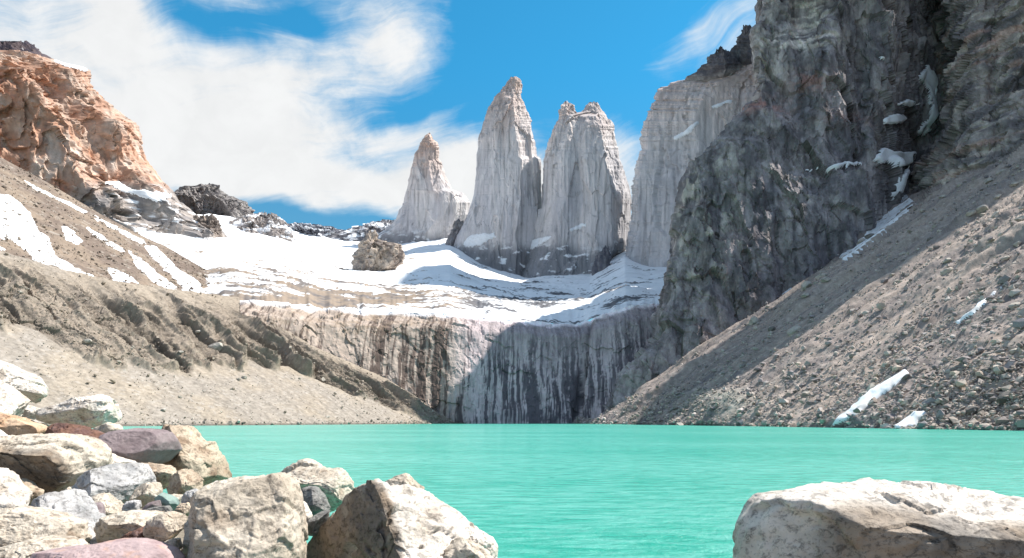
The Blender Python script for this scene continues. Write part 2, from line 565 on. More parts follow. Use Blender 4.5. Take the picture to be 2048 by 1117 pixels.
nd = ND(cols); fd = FD(cols)
Ds = nd + (fd - nd) * w
_q = np.arange(150, 1600, 2.0); _n = np.convolve(np.pad(NP(_q), 45, mode='edge'), np.ones(91) / 91, 'valid')
NPS = np.interp(cols, _q, _n)
NPM = NP(cols) + (NPS - NP(cols)) * sstep(0, 0.12, w)
lin = NPM + (FP(cols) - NPM) * (w ** 0.62)
PYs = lin + (4 + 9 * fbm(np.stack([cols / 16, 0 * cols, 0 * cols], -1)[None], 1.0, 3, 80)) * (1 - w) ** 14
V = unproj(PXs, PYs, Ds)
Vw = V.copy()
amp = sstep(0.0, 0.12, w)
relief = fbm(V, (170, 170, 1e6), 4, 81) * 16 + fbm(V, (60, 40, 1e6), 3, 82) * 5
V[..., 2] += relief * amp
cre = fbm(V, (14, 22, 1e6), 3, 83, ridged=True)
cz = gauss(PXs, PYs, 1100, 590, 120, 45) + gauss(PXs, PYs, 640, 540, 70, 20) * 0.6
V[..., 2] += cre * 3.0 * cz + fbm(V, (10, 10, 1e6), 3, 84) * 0.7
SNV = V
# bare rock showing through: broad bands to the left, small spots to the right
pxs, pys = proj(V)
bandn = fbm(np.stack([V[..., 0], V[..., 1], 0 * pxs], -1), (60, 20, 1), 6, 85, gain=0.68)
z1 = gauss(pxs, pys, 520, 590, 150, 18) * 0.9 + gauss(pxs, pys, 640, 600, 140, 12) * 0.7 + gauss(pxs, pys, 800, 590, 110, 22) * 0.42 + gauss(pxs, pys, 600, 610, 220, 12) * 0.9 + gauss(pxs, pys, 480, 550, 120, 24) * 0.62 + gauss(pxs, pys, 640, 560, 120, 22) * 0.34 + gauss(pxs, pys, 760, 600, 160, 16) * 0.6
z2 = gauss(pxs, pys, 1080, 610, 130, 30) * 0.46 + gauss(pxs, pys, 960, 620, 80, 14) * 0.3 + gauss(pxs, pys, 1230, 595, 70, 24) * 0.52 + gauss(pxs, pys, 1100, 645, 260, 8) * 0.5 + gauss(pxs, pys, 1000, 595, 330, 45) * 0.22
rock = sstep(0.02, 0.14, bandn * 1.5 + 0.62 * z1 + 0.5 * z2 - 0.40)
rc = lerp(arr(0.30, 0.235, 0.18), arr(0.17, 0.15, 0.14), sstep(-0.2, 0.3, fbm(V, 18, 3, 86)))
rc = lerp(rc, arr(0.13, 0.13, 0.14), sstep(900, 960, pxs))
C = lerp(np.broadcast_to(SNOWC, V.shape), rc, rock)
dirt = sstep(0.0, 0.5, fbm(V, (120, 40, 60), 4, 87)) * 0.16
C = C * (1 - dirt[..., None])
V[..., 2] += rock * (1.5 + fbm(V, 9, 3, 88) * 3.5) * amp
tag(grid_obj("snowfield_terrain", V, M_SNOW, C), kind='structure')

# ---- right hand scree slope
RS = 0.65
RN = np.array([1.0, 0.174]); RC = -(154 + 192 * 0.174)
R0 = line([(1150, 849.5), (1200, 850), (1300, 851), (1450, 852), (1600, 853.5), (1750, 857), (1900, 860), (2048, 864), (2200, 868), (2400, 872), (2700, 880)])
RT = line([(1150, 849), (1200, 848), (1260, 806), (1340, 742), (1420, 686), (1500, 632), (1600, 538), (1690, 468), (1760, 420), (1830, 378), (1870, 372), (1900, 350), (1950, 336), (2000, 305), (2048, 290), (2200, 205), (2400, 95), (2700, -40)])
cols = np.arange(1150, 2640, 2.0)
nt = 300
t = np.linspace(0, 1.0, nt)[:, None]
PXr = np.broadcast_to(cols, (nt, len(cols)))
PYr = (R0(cols) + 3) + (RT(cols) - 10 - R0(cols)) * t
Dr = plane_depth(PXr, PYr, RN, RC, RS)
V = unproj(PXr, PYr, Dr)
N = np.array([-RS * RN[0], -RS * RN[1], 1.0]); N /= np.linalg.norm(N)
# fall line coordinate (along the shore) and height
sl = V[..., 1] - 0.174 * V[..., 0]
A = np.stack([sl, V[..., 2], 0 * sl], -1)
dd = fbm(A, (42, 210, 1), 4, 91) * 7.0 + (fbm(A, (16, 90, 1), 3, 92, ridged=True) - 0.4) * 3.0
lump = sstep(150, 420, PYr) * 0 + sstep(560, 380, PYr) + 0.5 * sstep(1850, 2048, PXr)
dd += fbm(V, 14, 5, 93) * (1.3 + 2.6 * np.clip(lump, 0, 1.2)) + fbm(V, 4.0, 4, 94) * 0.65
dd += 5.0 * sstep(0.1, 0.35, fbm(A, (30, 90, 1), 3, 95)) * sstep(0.35, 0.6, t)
# eroded gravel knob by the water
kn = gauss(PXr, PYr, 1445, 812, 66, 26)
dd += kn * 4.5
dd *= sstep(0.0, 0.03, t)
V = V + N * dd[..., None]
RSV = V
g1 = arr(0.385, 0.315, 0.27); g2 = arr(0.235, 0.20, 0.19); g3 = arr(0.48, 0.41, 0.355)
mix = sstep(-0.28, 0.3, fbm(A, (30, 160, 1), 4, 96) + 0.3 * fbm(V, 30, 4, 97))
C = lerp(g1, g2, mix * 0.8)
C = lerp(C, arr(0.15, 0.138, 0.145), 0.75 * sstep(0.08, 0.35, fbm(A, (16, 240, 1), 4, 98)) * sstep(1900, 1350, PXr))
C = lerp(C, g3, 0.55 * sstep(0.05, 0.4, fbm(V, (5, 5, 5), 4, 99)))
C = lerp(C, arr(0.18, 0.185, 0.18), 0.55 * sstep(0.14, 0.0, t) * sstep(-0.3, 0.3, fbm(V, 10, 3, 100)))
C = lerp(C, arr(0.32, 0.32, 0.275), np.clip(kn * 1.1, 0, 1) * 0.8)
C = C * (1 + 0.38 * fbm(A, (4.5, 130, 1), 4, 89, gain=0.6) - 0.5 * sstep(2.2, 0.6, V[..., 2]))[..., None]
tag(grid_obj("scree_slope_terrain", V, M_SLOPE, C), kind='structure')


# ------------------------------------------------------------------ cliffs and towers


def empty(name, loc, label, cat, group=None):
    o = bpy.data.objects.new(name, None)
    o.location = loc
    COL.objects.link(o)
    o['_o'] = [float(c) for c in loc]
    return tag(o, label, cat, group)


def tower(name, left, right, rows, d, thick, colour, disp, mat, parent=None, nfront=170, expo=2.4, seed=0, label=None, cat=None, group=None, smooth=False, lean=0.0, jag=1.0, prof=None):
    """closed ring of rock lofted up between two silhouette lines; colour and disp are functions of (V, px, py)"""
    py = np.asarray(rows, float)[:, None]
    jz = np.stack([0 * py, 0 * py, py], -1)
    jw = 0.35 + 1.3 * sstep(py.min() + 0.55 * (py.max() - py.min()), py.min(), py)
    jl = (np.round(fbm(jz, 13, 3, seed + 61) * 5) / 5 * 5.0 + fbm(jz, 4, 2, seed + 62) * 2.4) * jw * jag
    jr = (np.round(fbm(jz, 13, 3, seed + 63) * 5) / 5 * 5.0 + fbm(jz, 4, 2, seed + 64) * 2.4) * jw * jag
    l, r = left(py) + jl, right(py) + jr
    mid, hw = (l + r) / 2, np.maximum((r - l) / 2, 0.5)
    a = np.linspace(0, 1, nfront)
    q = np.sin((a - 0.5) * math.pi)[None, :]
    q = 0.5 * q + 0.5 * (2 * a - 1)[None, :]
    T = np.minimum(thick, hw / F * d * 1.0)
    yf = -T * (np.clip(1 - np.abs(q) ** expo, 0, 1)) ** (1 / expo)
    if prof is not None:
        # flat faces meeting along edges that wander as they climb
        wob = 0.10 * fbm(np.stack([0 * py, 0 * py, py / 60.0], -1), 1.0, 3, seed + 66)
        pa = np.array(prof, float)
        qq = np.clip(q + wob * (1 - q ** 2), -1, 1)
        yf = -T * np.interp(qq, pa[:, 0], pa[:, 1])
    qb = q[:, ::-1][:, 4:-4:5]
    yb = T * (np.clip(1 - np.abs(qb) ** expo, 0, 1)) ** (1 / expo) * 0.8
    Q = np.concatenate([np.broadcast_to(q, (len(py), q.shape[1])), np.broadcast_to(qb, (len(py), qb.shape[1]))], 1)
    Y = np.concatenate([yf, yb], 1)
    px = mid + hw * Q
    dep = d + Y + lean * (py.max() - py)
    X = (px - 1024) / F * dep
    Z = CH + (HOR - py) / F * dep
    V = np.stack([X, dep, Z], -1)
    axis = np.stack([(mid - 1024) / F * d, d + lean * (py.max() - py), Z[:, :1]], -1)
    n = V - axis
    n[..., 2] = 0
    n /= np.linalg.norm(n, axis=-1, keepdims=True) + 1e-6
    dd = disp(V, px, np.broadcast_to(py, px.shape))
    lim = np.clip(hw / F * d * 0.5, 0, 1e9)
    V = V + n * np.clip(dd, -lim, lim)[..., None]
    top = fbm(np.stack([X, dep, 0 * X], -1), 11, 4, seed + 5, ridged=True) - 0.35
    V[..., 2] += top * 13 * jag * sstep(rows[0] + 26, rows[0], py)
    rough = fbm(V, (13, 13, 18), 4, seed + 67) * 6.0 * sstep(py.min() + 0.35 * (py.max() - py.min()), py.min(), py) * (1.0 if prof is not None else 0.0)
    V = V + n * np.clip(rough, -lim, lim)[..., None]
    C = colour(V, px, np.broadcast_to(py, px.shape))
    # close the top
    vv = V.reshape(-1, 3); nx = V.shape[1]
    fc = grid_faces(V.shape[0], nx, True)
    cap = V[0].mean(0)
    vv = np.vstack([vv, cap[None]])
    cc = np.vstack([C.reshape(-1, 3), C[0].mean(0)[None]])
    k = np.arange(nx)
    capf = np.stack([np.full(nx, len(vv) - 1), np.roll(k, -1), k, k], -1)
    fc = np.vstack([fc, capf])
    org = (float(V[-1, :, 0].mean()), float(d), float(V[-1, :, 2].mean()))
    ob = mesh_obj(name, vv, fc, mat, cc, smooth, parent, org)
    ob['_o'] = list(org)
    if label:
        tag(ob, label, cat, group)
    return ob, V[:, :nfront], C[:, :nfront]


def snow_patch(name, V, poly, parent=None, th=1.2, label=None, group=None, rag=5.0, seed=0, colour=(0.87, 0.885, 0.91), smoothk=2, dirty=0.25):
    """a sheet of snow lying on the surface V where the outline poly (photo pixels) falls on it"""
    px, py = proj(V)
    qx = px + rag * fbm(V, 16, 3, seed + 201) + rag * 0.5 * fbm(V, 4, 2, seed + 202)
    qy = py + rag * fbm(V, 16, 3, seed + 203) + rag * 0.5 * fbm(V, 4, 2, seed + 204)
    m = inside(qx, qy, poly)
    if m.sum() < 6:
        return None
    ys, xs_ = np.where(m)
    y0, y1, x0, x1 = max(ys.min() - 3, 0), ys.max() + 4, max(xs_.min() - 3, 0), xs_.max() + 4
    W = blur(V[y0:y1, x0:x1], smoothk)
    mm = m[y0:y1, x0:x1]
    n = gnorm(W)
    f = blur(mm.astype(float)[..., None], 3)[..., 0]
    W = W + n * (th * sstep(0.3, 0.9, f) - 0.35)[..., None]
    ny, nx = mm.shape
    fc = grid_faces(ny, nx)
    fc = fc[mm.reshape(-1)[fc].sum(1) >= 3]
    used = np.unique(fc)
    re = np.zeros(ny * nx, np.int32); re[used] = np.arange(len(used))
    vv = W.reshape(-1, 3)[used]
    # skirt: push the rim down into the ground so that the sheet has thickness
    c = np.array(colour) * (1 + 0.06 * fbm(vv, 7, 3, seed + 205)[:, None])
    c = lerp(c, arr(0.50, 0.455, 0.41), dirty * sstep(-0.05, 0.4, fbm(vv, 5, 4, seed + 206)))
    org = tuple(vv.mean(0))
    ob = mesh_obj(name, vv, re[fc], M_SNOW, c, True, parent, org)
    if label:
        tag(ob, label, 'snow patch', group)
    return ob


def granite(warm, top, bottom, seed):
    def fn(V, px, py):
        g = lerp(arr(0.655, 0.615, 0.605), arr(0.53, 0.505, 0.515), sstep(-0.25, 0.25, fbm(V, (60, 60, 240), 3, seed)))
        wz = warm * sstep(bottom, top, py + 60 * fbm(V, (50, 50, 90), 3, seed + 1))
        g = lerp(g, arr(0.58, 0.41, 0.33), np.clip(wz, 0, 1))
        st = fbm(V, (7, 7, 260), 4, seed + 2, gain=0.7)
        g = g * (1 + 0.26 * st[..., None])
        crack = sstep(0.62, 0.9, fbm(V, (24, 24, 420), 3, seed + 3, ridged=True))
        g = g * (1 - 0.35 * crack[..., None])
        crack2 = sstep(0.80, 0.97, fbm(V + np.stack([V[..., 2] * 0.5, 0 * px, 0 * px], -1), (110, 110, 60), 3, seed + 4, ridged=True))
        g = g * (1 - 0.30 * crack2[..., None])
        pale = sstep(0.25, 0.5, fbm(V, (40, 40, 60), 4, seed + 6))
        return lerp(g, arr(0.72, 0.685, 0.665), pale * 0.4)
    return fn


def flutes(a1, a2, a3, seed):
    def fn(V, px, py):
        big = fbm(V, (60, 60, 900), 3, seed + 11, ridged=True)
        return 0.95 * a1 * facet3(V, (55, 55, 190), seed + 15, warp=0.12) + 0.35 * a1 * facet3(V, (20, 20, 70), seed + 16) + (big - 0.4) * a1 * 0.5 + fbm(V, (17, 17, 380), 3, seed + 12) * a2 + fbm(V, (7, 7, 60), 3, seed + 13) * a3
    return fn


def snow_base(fn, level, seed, dark=(0.15, 0.155, 0.17), amt=0.5):
    """broken dark rock with snow caught on it near the foot of a tower"""
    def g(V, px, py):
        C = fn(V, px, py)
        z = sstep(level(px) - 12, level(px) + 18, py + 14 * fbm(V, 60, 3, seed))
        C = lerp(C, np.array(dark) * (1 + 0.4 * fbm(V, (14, 14, 30), 3, seed + 3)[..., None]), z * 0.8)
        sn = sstep(amt, amt + 0.12, fbm(V, (30, 30, 12), 4, seed + 2) + 0.5)
        return lerp(C, SNOWC, z * sn)
    return g


rows = lambda a, b, n: np.linspace(a, b, n)

# spire on the left of the three
l1 = line([(268, 856), (272, 849), (285, 840), (300, 831), (330, 823), (375, 815), (410, 808), (440, 793), (460, 772), (475, 745), (510, 700)])
r1 = line([(268, 862), (272, 864), (290, 878), (320, 881), (350, 891), (380, 906), (386, 924), (405, 941), (430, 941), (460, 925), (510, 935)])
S1, S1V, _ = tower("granite_spire", l1, r1, rows(268, 512, 150), 1850, 70,
             snow_base(granite(0.95, 250, 420, 300), line([(700, 455), (800, 462), (900, 470), (940, 455)]), 320, amt=0.60), flutes(5, 3, 2.5, 300), M_GRANITE, nfront=120, jag=0.45, prof=[(-1, 0), (-0.82, 0.45), (-0.2, 0.75), (0.12, 1.0), (0.6, 0.8), (0.85, 0.4), (1, 0)],
             label="shortest pale granite spire, pointed and reddish on top with a low shoulder on one side", cat="rock spire")
# middle spire
l2 = line([(157, 1020), (160, 1016), (180, 1003), (205, 985), (235, 971), (270, 961), (330, 956), (390, 950), (430, 938), (450, 928), (480, 914), (520, 900), (560, 890)])
r2 = line([(157, 1030), (162, 1040), (200, 1045), (235, 1060), (280, 1069), (310, 1073), (318, 1083), (420, 1084), (470, 1086), (560, 1100)])
S2, S2V, _ = tower("granite_spire", l2, r2, rows(156, 562, 240), 1660, 95,
             snow_base(granite(0.75, 150, 330, 340), line([(900, 490), (960, 496), (1000, 494), (1090, 480)]), 360, amt=0.68), flutes(5, 3.2, 2.5, 340), M_GRANITE, nfront=150, jag=0.45, prof=[(-1, 0), (-0.85, 0.4), (-0.45, 0.72), (0.35, 1.0), (0.52, 0.80), (0.85, 0.55), (1, 0)],
             label="tallest and narrowest of the three pale granite spires, with a blunt stub of a summit", cat="rock spire")
# right, twin topped spire
l3 = line([(207, 1180), (225, 1166), (232, 1122), (255, 1110), (285, 1096), (320, 1086), (400, 1085), (460, 1074), (500, 1062), (560, 1035), (590, 1025)])
r3 = line([(207, 1192), (225, 1206), (240, 1216), (250, 1223), (290, 1231), (340, 1246), (390, 1262), (500, 1264), (540, 1225), (590, 1200)])
S3, S3V, _ = tower("granite_spire", l3, r3, rows(206, 590, 230), 1600, 95,
             snow_base(granite(0.35, 190, 330, 380), line([(1030, 480), (1100, 482), (1180, 500), (1270, 470)]), 400, amt=0.70, dark=(0.20, 0.205, 0.22)), flutes(6, 3.2, 2.5, 380), M_GRANITE, nfront=160, jag=0.45, prof=[(-1, 0), (-0.88, 0.35), (-0.5, 0.8), (-0.1, 0.78), (0.1, 0.95), (0.6, 1.0), (0.72, 0.62), (1, 0)],
             label="broad twin topped granite spire standing right of the tallest spire", cat="rock spire")
lt = line([(208, 1128), (220, 1121), (240, 1116), (262, 1106), (330, 1100)])
rt = line([(208, 1134), (216, 1146), (228, 1154), (262, 1160), (330, 1170)])
tower("summit_horn", lt, rt, rows(207, 330, 70), 1585, 45, granite(0.5, 190, 330, 380), flutes(8, 5, 3, 384), M_GRANITE, parent=S3, nfront=60)
snow_patch("snow_patch", S3V, [(1000, 512), (1040, 490), (1070, 478), (1110, 470), (1096, 482), (1060, 500), (1010, 518)], S3, 2.5, seed=1)
snow_patch("snow_patch", S3V, [(1138, 458), (1160, 448), (1176, 446), (1160, 458), (1142, 464)], S3, 2.5, seed=2)
snow_patch("snow_patch", S2V, [(922, 492), (938, 470), (990, 466), (992, 474), (965, 490), (940, 496)], S2, 2.5, seed=3)

# the big pale wall right of the spires, its dark summit caps
lw = line([(95, 1525), (110, 1492), (124, 1464), (138, 1438), (150, 1408), (160, 1366), (168, 1345), (175, 1330), (200, 1311), (240, 1291), (310, 1276), (370, 1266), (430, 1264), (500, 1255), (545, 1240), (600, 1225)])
rw = line([(-230, 1660), (0, 1700), (100, 1720), (200, 1700), (600, 1800)])
SW, SWV, _ = tower("granite_wall_peak", lw, rw, rows(95, 600, 280), 1500, 130, granite(0.55, 120, 330, 420), flutes(8, 4.5, 3.5, 420), M_GRANITE, nfront=230, jag=1.9, prof=[(-1, 0), (-0.93, 0.3), (-0.8, 0.45), (-0.5, 0.8), (-0.3, 0.82), (0.2, 1.0), (1, 0)],
             label="sheer pale rock wall with a jagged dark summit between the spires and dark cliff", cat="mountain wall")
dcap = lambda V, px, py: lerp(arr(0.5, 0.48, 0.475), lerp(arr(0.12, 0.115, 0.13), arr(0.19, 0.175, 0.18), sstep(-0.2, 0.3, fbm(V, 14, 4, 441))), sstep(148, 124, py + 14 * fbm(V, 18, 3, 443) - 20 * sstep(1465, 1440, px)))
jagd = lambda V, px, py: fbm(V, (16, 16, 40), 4, 442) * 10
tower("summit_cap", line([(58, 1487), (80, 1477), (105, 1462), (125, 1446), (150, 1428)]), line([(58, 1500), (66, 1512), (100, 1540), (150, 1580)]), rows(57, 150, 60), 1480, 50, dcap, jagd, M_CLIFF, parent=SW, lean=-1.1, nfront=60, jag=1.5, prof=[(-1, 0), (-0.3, 0.7), (0.1, 1), (1, 0)])
tower("summit_cap", line([(105, 1436), (118, 1416), (140, 1396), (152, 1376), (172, 1364)]), line([(105, 1450), (118, 1472), (140, 1492), (172, 1500)]), rows(104, 172, 50), 1475, 45, dcap, jagd, M_CLIFF, parent=SW, lean=-1.3, nfront=70, jag=1.8, prof=[(-1, 0), (-0.4, 0.6), (0.2, 1), (1, 0)])
snow_patch("snow_patch", SWV, [(1345, 275), (1370, 262), (1395, 240), (1400, 246), (1380, 268), (1350, 282)], SW, 3, rag=3, seed=4)
snow_patch("snow_patch", SWV, [(1420, 214), (1440, 206), (1465, 198), (1462, 206), (1440, 214), (1424, 220)], SW, 3, rag=3, seed=5)

# dark buttress leaning on the snow between the right spire and the wall
tower("rock_buttress", line([(498, 1210), (515, 1190), (540, 1184), (575, 1180)]), line([(498, 1216), (512, 1222), (535, 1222), (575, 1190)]), rows(497, 580, 60), 1470, 40,
      lambda V, px, py: lerp(arr(0.12, 0.12, 0.14), arr(0.22, 0.21, 0.22), sstep(-0.2, 0.3, fbm(V, (10, 10, 50), 3, 451))), lambda V, px, py: fbm(V, (12, 12, 40), 3, 452) * 5, M_CLIFF, nfront=60,
      label="small dark rock buttress rising from the snow below the twin topped spire", cat="rock outcrop")

# ---- orange mountain on the left
ro = line([(106, 40), (112, 72), (120, 104), (128, 128), (138, 172), (170, 184), (205, 214), (235, 244), (246, 270), (290, 281), (330, 300), (360, 322), (382, 346), (400, 358), (425, 384), (445, 412), (465, 445), (520, 490)])
lo = lambda y: -420 + 0 * y


def orange_col(V, px, py):
    o = lerp(arr(0.47, 0.28, 0.195), arr(0.50, 0.37, 0.295), sstep(-0.2, 0.3, fbm(V, (60, 60, 70), 5, 501)))
    o = lerp(o, arr(0.36, 0.165, 0.095), 0.6 * sstep(0.12, 0.4, fbm(V, (32, 32, 70), 5, 502)))
    o = lerp(o, arr(0.58, 0.49, 0.42), 0.75 * sstep(0.12, 0.4, fbm(V, (40, 40, 90), 5, 509)))
    g = lerp(arr(0.38, 0.335, 0.305), arr(0.24, 0.22, 0.215), sstep(-0.15, 0.2, fbm(V, (60, 60, 16), 4, 503)))
    lev = 392 + 40 * fbm(V, 80, 3, 504) - 0.10 * (px - 150)
    C = lerp(o, g, sstep(lev - 30, lev + 25, py))
    ck = sstep(0.70, 0.95, fbm(V, (50, 50, 90), 4, 506, ridged=True))
    C = C * (1 - 0.5 * ck[..., None]) * (1 + 0.4 * fbm(V, (8, 8, 14), 4, 507)[..., None])
    sn = sstep(0.74, 0.80, fbm(V, (45, 45, 12), 4, 508) + 0.5) * sstep(360, 385, py) * sstep(180, 240, px)
    return lerp(C, SNOWC, sn * 0.95)


def orange_disp(V, px, py):
    return (0.35 + 0.65 * sstep(0, 70, ro(py) - px)) * ((fbm(V, (110, 110, 260), 4, 511, ridged=True) - 0.4) * 40 + fbm(V, (34, 34, 90), 4, 512, ridged=True) * 8 + 16 * facet3(V, (60, 60, 75), 514) + 7 * facet3(V, (24, 24, 28), 515) + fbm(V, (12, 12, 14), 3, 513) * 3)


OM, OMV, _ = tower("orange_cliff_mountain", lo, ro, rows(106, 530, 240), 1420, 230, orange_col, orange_disp, M_ORANGE, nfront=330, expo=2.6, jag=1.2, prof=[(-1, 1.0), (-0.3, 0.93), (0.1, 1.0), (0.35, 0.9), (0.55, 0.86), (0.72, 0.55), (0.86, 0.5), (0.94, 0.25), (1, 0)],
              label="orange rock mountain with a flat dark top above the brown slope", cat="mountain")
tower("dark_summit", lambda y: -300 + 0 * y, line([(86, 52), (92, 64), (100, 76), (112, 96), (126, 120), (160, 130)]), rows(86, 135, 60), 1490, 100,
      lambda V, px, py: lerp(lerp(arr(0.06, 0.05, 0.065), arr(0.12, 0.09, 0.09), sstep(-0.2, 0.3, fbm(V, 20, 3, 521))), SNOWC, sstep(0.36, 0.45, fbm(V, (22, 22, 12), 3, 522))),
      lambda V, px, py: fbm(V, (25, 25, 30), 4, 523) * 12, M_CLIFF, parent=OM, nfront=150, seed=77)
snow_patch("snow_patch", OMV, [(108, 112), (125, 124), (155, 132), (182, 140), (170, 144), (130, 134), (108, 124)], OM, 3, rag=3, seed=6)
snow_patch("snow_patch", OMV, [(200, 366), (236, 362), (262, 378), (300, 382), (345, 388), (338, 400), (312, 404), (280, 392), (250, 388), (222, 372)], OM, 3, rag=6, seed=7)


# ---- crags and outcrops that stand in or behind the snow
def crag(name, lpts, rpts, y0, y1, d, thick, c1, c2, label, seed, snow=0.0, a=8.0, nf=90, warm=None):
    def col_(V, px, py):
        C = lerp(np.array(c1), np.array(c2), sstep(-0.25, 0.25, fbm(V, (22, 22, 40), 4, seed + 1)))
        C = C * (1 + 0.3 * fbm(V, (8, 8, 24), 3, seed + 2)[..., None])
        if snow:
            C = lerp(C, SNOWC, sstep(0.62 - snow, 0.72 - snow, fbm(V, (40, 40, 11), 4, seed + 3) + 0.45))
        return C
    return tower(name, line(lpts), line(rpts), rows(y0, y1, 80), d, thick, col_, lambda V, px, py: fbm(V, (30, 30, 50), 4, seed + 4, ridged=True) * a - a * 0.4 + facet3(V, (22, 22, 26), seed + 6) * a * 0.6 + facet3(V, (9, 9, 11), seed + 7) * a * 0.3,
                 M_CLIFF, nfront=nf, seed=seed, label=label, cat="rock outcrop", jag=1.6, prof=[(-1, 0), (-0.75, 0.5), (-0.25, 1.0), (0.1, 0.75), (0.45, 0.9), (0.8, 0.4), (1, 0)])[0]


crag("distant_crag", [(374, 418), (380, 350), (400, 340), (480, 330)], [(374, 424), (384, 440), (404, 486), (420, 505), (432, 514), (480, 530)], 374, 480, 1950, 90,
     (0.30, 0.275, 0.26), (0.20, 0.18, 0.175), "grey brown jagged crag on the skyline right of the orange mountain", 600, 0.0, 14, 150)
crag("brown_outcrop", [(438, 395), (450, 372), (470, 360), (515, 352)], [(438, 425), (446, 438), (470, 446), (490, 448), (515, 440)], 437, 516, 1400, 70,
     (0.30, 0.25, 0.215), (0.20, 0.165, 0.145), "brown steep sided rock knob rising from snow at the end of the brown slope", 620, 0.0, 9, 100)
crag("rounded_outcrop", [(432, 520), (440, 470), (455, 450), (475, 440), (510, 430)], [(432, 545), (440, 560), (460, 578), (490, 594), (510, 596)], 431, 512, 1700, 110,
     (0.36, 0.32, 0.30), (0.25, 0.225, 0.215), "rounded grey rock outcrop streaked with snow left of the dark ridge", 640, 0.12, 12, 130)
crag("dark_ridge", [(452, 590), (456, 576), (470, 585), (490, 596), (520, 600)], [(452, 602), (458, 660), (470, 720), (490, 730), (520, 740)], 451, 522, 2080, 90,
     (0.12, 0.125, 0.15), (0.20, 0.195, 0.215), "low dark blue ridge dusted with snow between the outcrop and the shortest spire", 660, 0.10, 16, 150)
crag("snowy_ridge", [(446, 770), (452, 735), (462, 690), (475, 640), (520, 620)], [(446, 790), (455, 830), (470, 880), (490, 900), (520, 910)], 445, 520, 2000, 80,
     (0.15, 0.15, 0.17), (0.24, 0.225, 0.23), "low snow dusted ridge at the foot of the shortest spire", 680, 0.16, 16, 150)
crag("boulder_outcrop", [(468, 741), (480, 731), (500, 718), (530, 708), (565, 704), (578, 702)], [(468, 744), (482, 756), (488, 780), (493, 802), (505, 808), (525, 808), (540, 785), (578, 735)], 469, 576, 1260, 45,
     (0.48, 0.40, 0.33), (0.30, 0.25, 0.22), "brown rock outcrop alone in the middle of the snowfield", 700, 0.0, 11, 110)
crag("small_spur", [(445, 915), (455, 905), (475, 895), (500, 885)], [(445, 925), (455, 935), (480, 930), (500, 920)], 444, 502, 1700, 35,
     (0.22, 0.21, 0.22), (0.30, 0.28, 0.275), "small rock spur at the lower left foot of the tallest spire", 720, 0.0, 6, 60)

# ---- dark massif on the right, in two walls with a snow gully between them
CT = line([(1180, 860), (1200, 849), (1260, 810), (1340, 746), (1420, 690), (1500, 638), (1600, 544), (1690, 476), (1760, 428), (1830, 386), (1870, 380), (1950, 346), (2048, 292), (2200, 210), (2400, 100), (2700, -30)])
DP = lambda p: plane_depth(p, CT(p), RN, RC, RS)


def strata(V, seed, k=18.0):
    z = V[..., 2] + 0.10 * V[..., 0] + 10 * fbm(V, (120, 120, 40), 3, seed)
    f = z / k
    fr = f - np.floor(f)
    return sstep(0.0, 0.25, fr) - fr


def wall(name, left, right_px, y0, y1, nrows, ncols, depth, colour, disp, label, cat, back=260, mat=None, wrapcols=26):
    """cliff face from its silhouette edge to far right, the edge carried round to the back"""
    py = np.linspace(y0, y1, nrows)[:, None]
    l = left(py)
    s = np.linspace(0, 1, ncols)[None, :] ** 1.0
    px = l + (right_px - l) * s
    pyb = np.broadcast_to(py, px.shape)
    d = depth(px, pyb, l)
    V = unproj(px, pyb, d)
    k = np.linspace(1, 0, wrapcols, endpoint=False)[None, :]
    dbk = d[:, :1] + back * k ** 1.4
    Wb = unproj(l + 30 * k ** 2 + 0 * py, np.broadcast_to(py, (nrows, wrapcols)), dbk)
    # same height in each row, so that the return face stands behind the edge
    Wb[..., 2] = V[:, :1, 2]
    V = np.concatenate([Wb, V], 1)
    px = np.concatenate([l + 0 * k, px], 1)
    pyb = np.broadcast_to(py, px.shape)
    n = gnorm(V)
    V = V + n * (disp(V, px, pyb))[..., None]
    C = colour(V, px, pyb)
    org = (float(V[-1, :, 0].mean()), float(V[-1, :, 1].mean()), 0.0)
    ob = grid_obj(name, V, mat or M_CLIFF, C, smooth=False, origin=org)
    ob['_o'] = list(org)
    tag(ob, label, cat)
    return ob, V


lm = line([(-420, 1503), (-110, 1512), (-25, 1534), (30, 1531), (62, 1512), (112, 1516), (160, 1521), (205, 1518), (225, 1492), (250, 1457), (275, 1440), (305, 1411), (340, 1381), (360, 1370), (400, 1365), (440, 1356), (500, 1350), (560, 1345), (600, 1336), (640, 1320), (690, 1290), (750, 1250), (800, 1226), (846, 1196), (870, 1185)])
rr = line([(-420, 1910), (-100, 1882), (60, 1888), (130, 1890), (200, 1900), (260, 1888), (310, 1862), (345, 1832), (385, 1814), (420, 1800), (500, 1790)])


MD = line([(1190, 646), (1300, 636), (1420, 636), (1500, 637), (1600, 652), (1700, 665), (1850, 680), (1960, 690)])


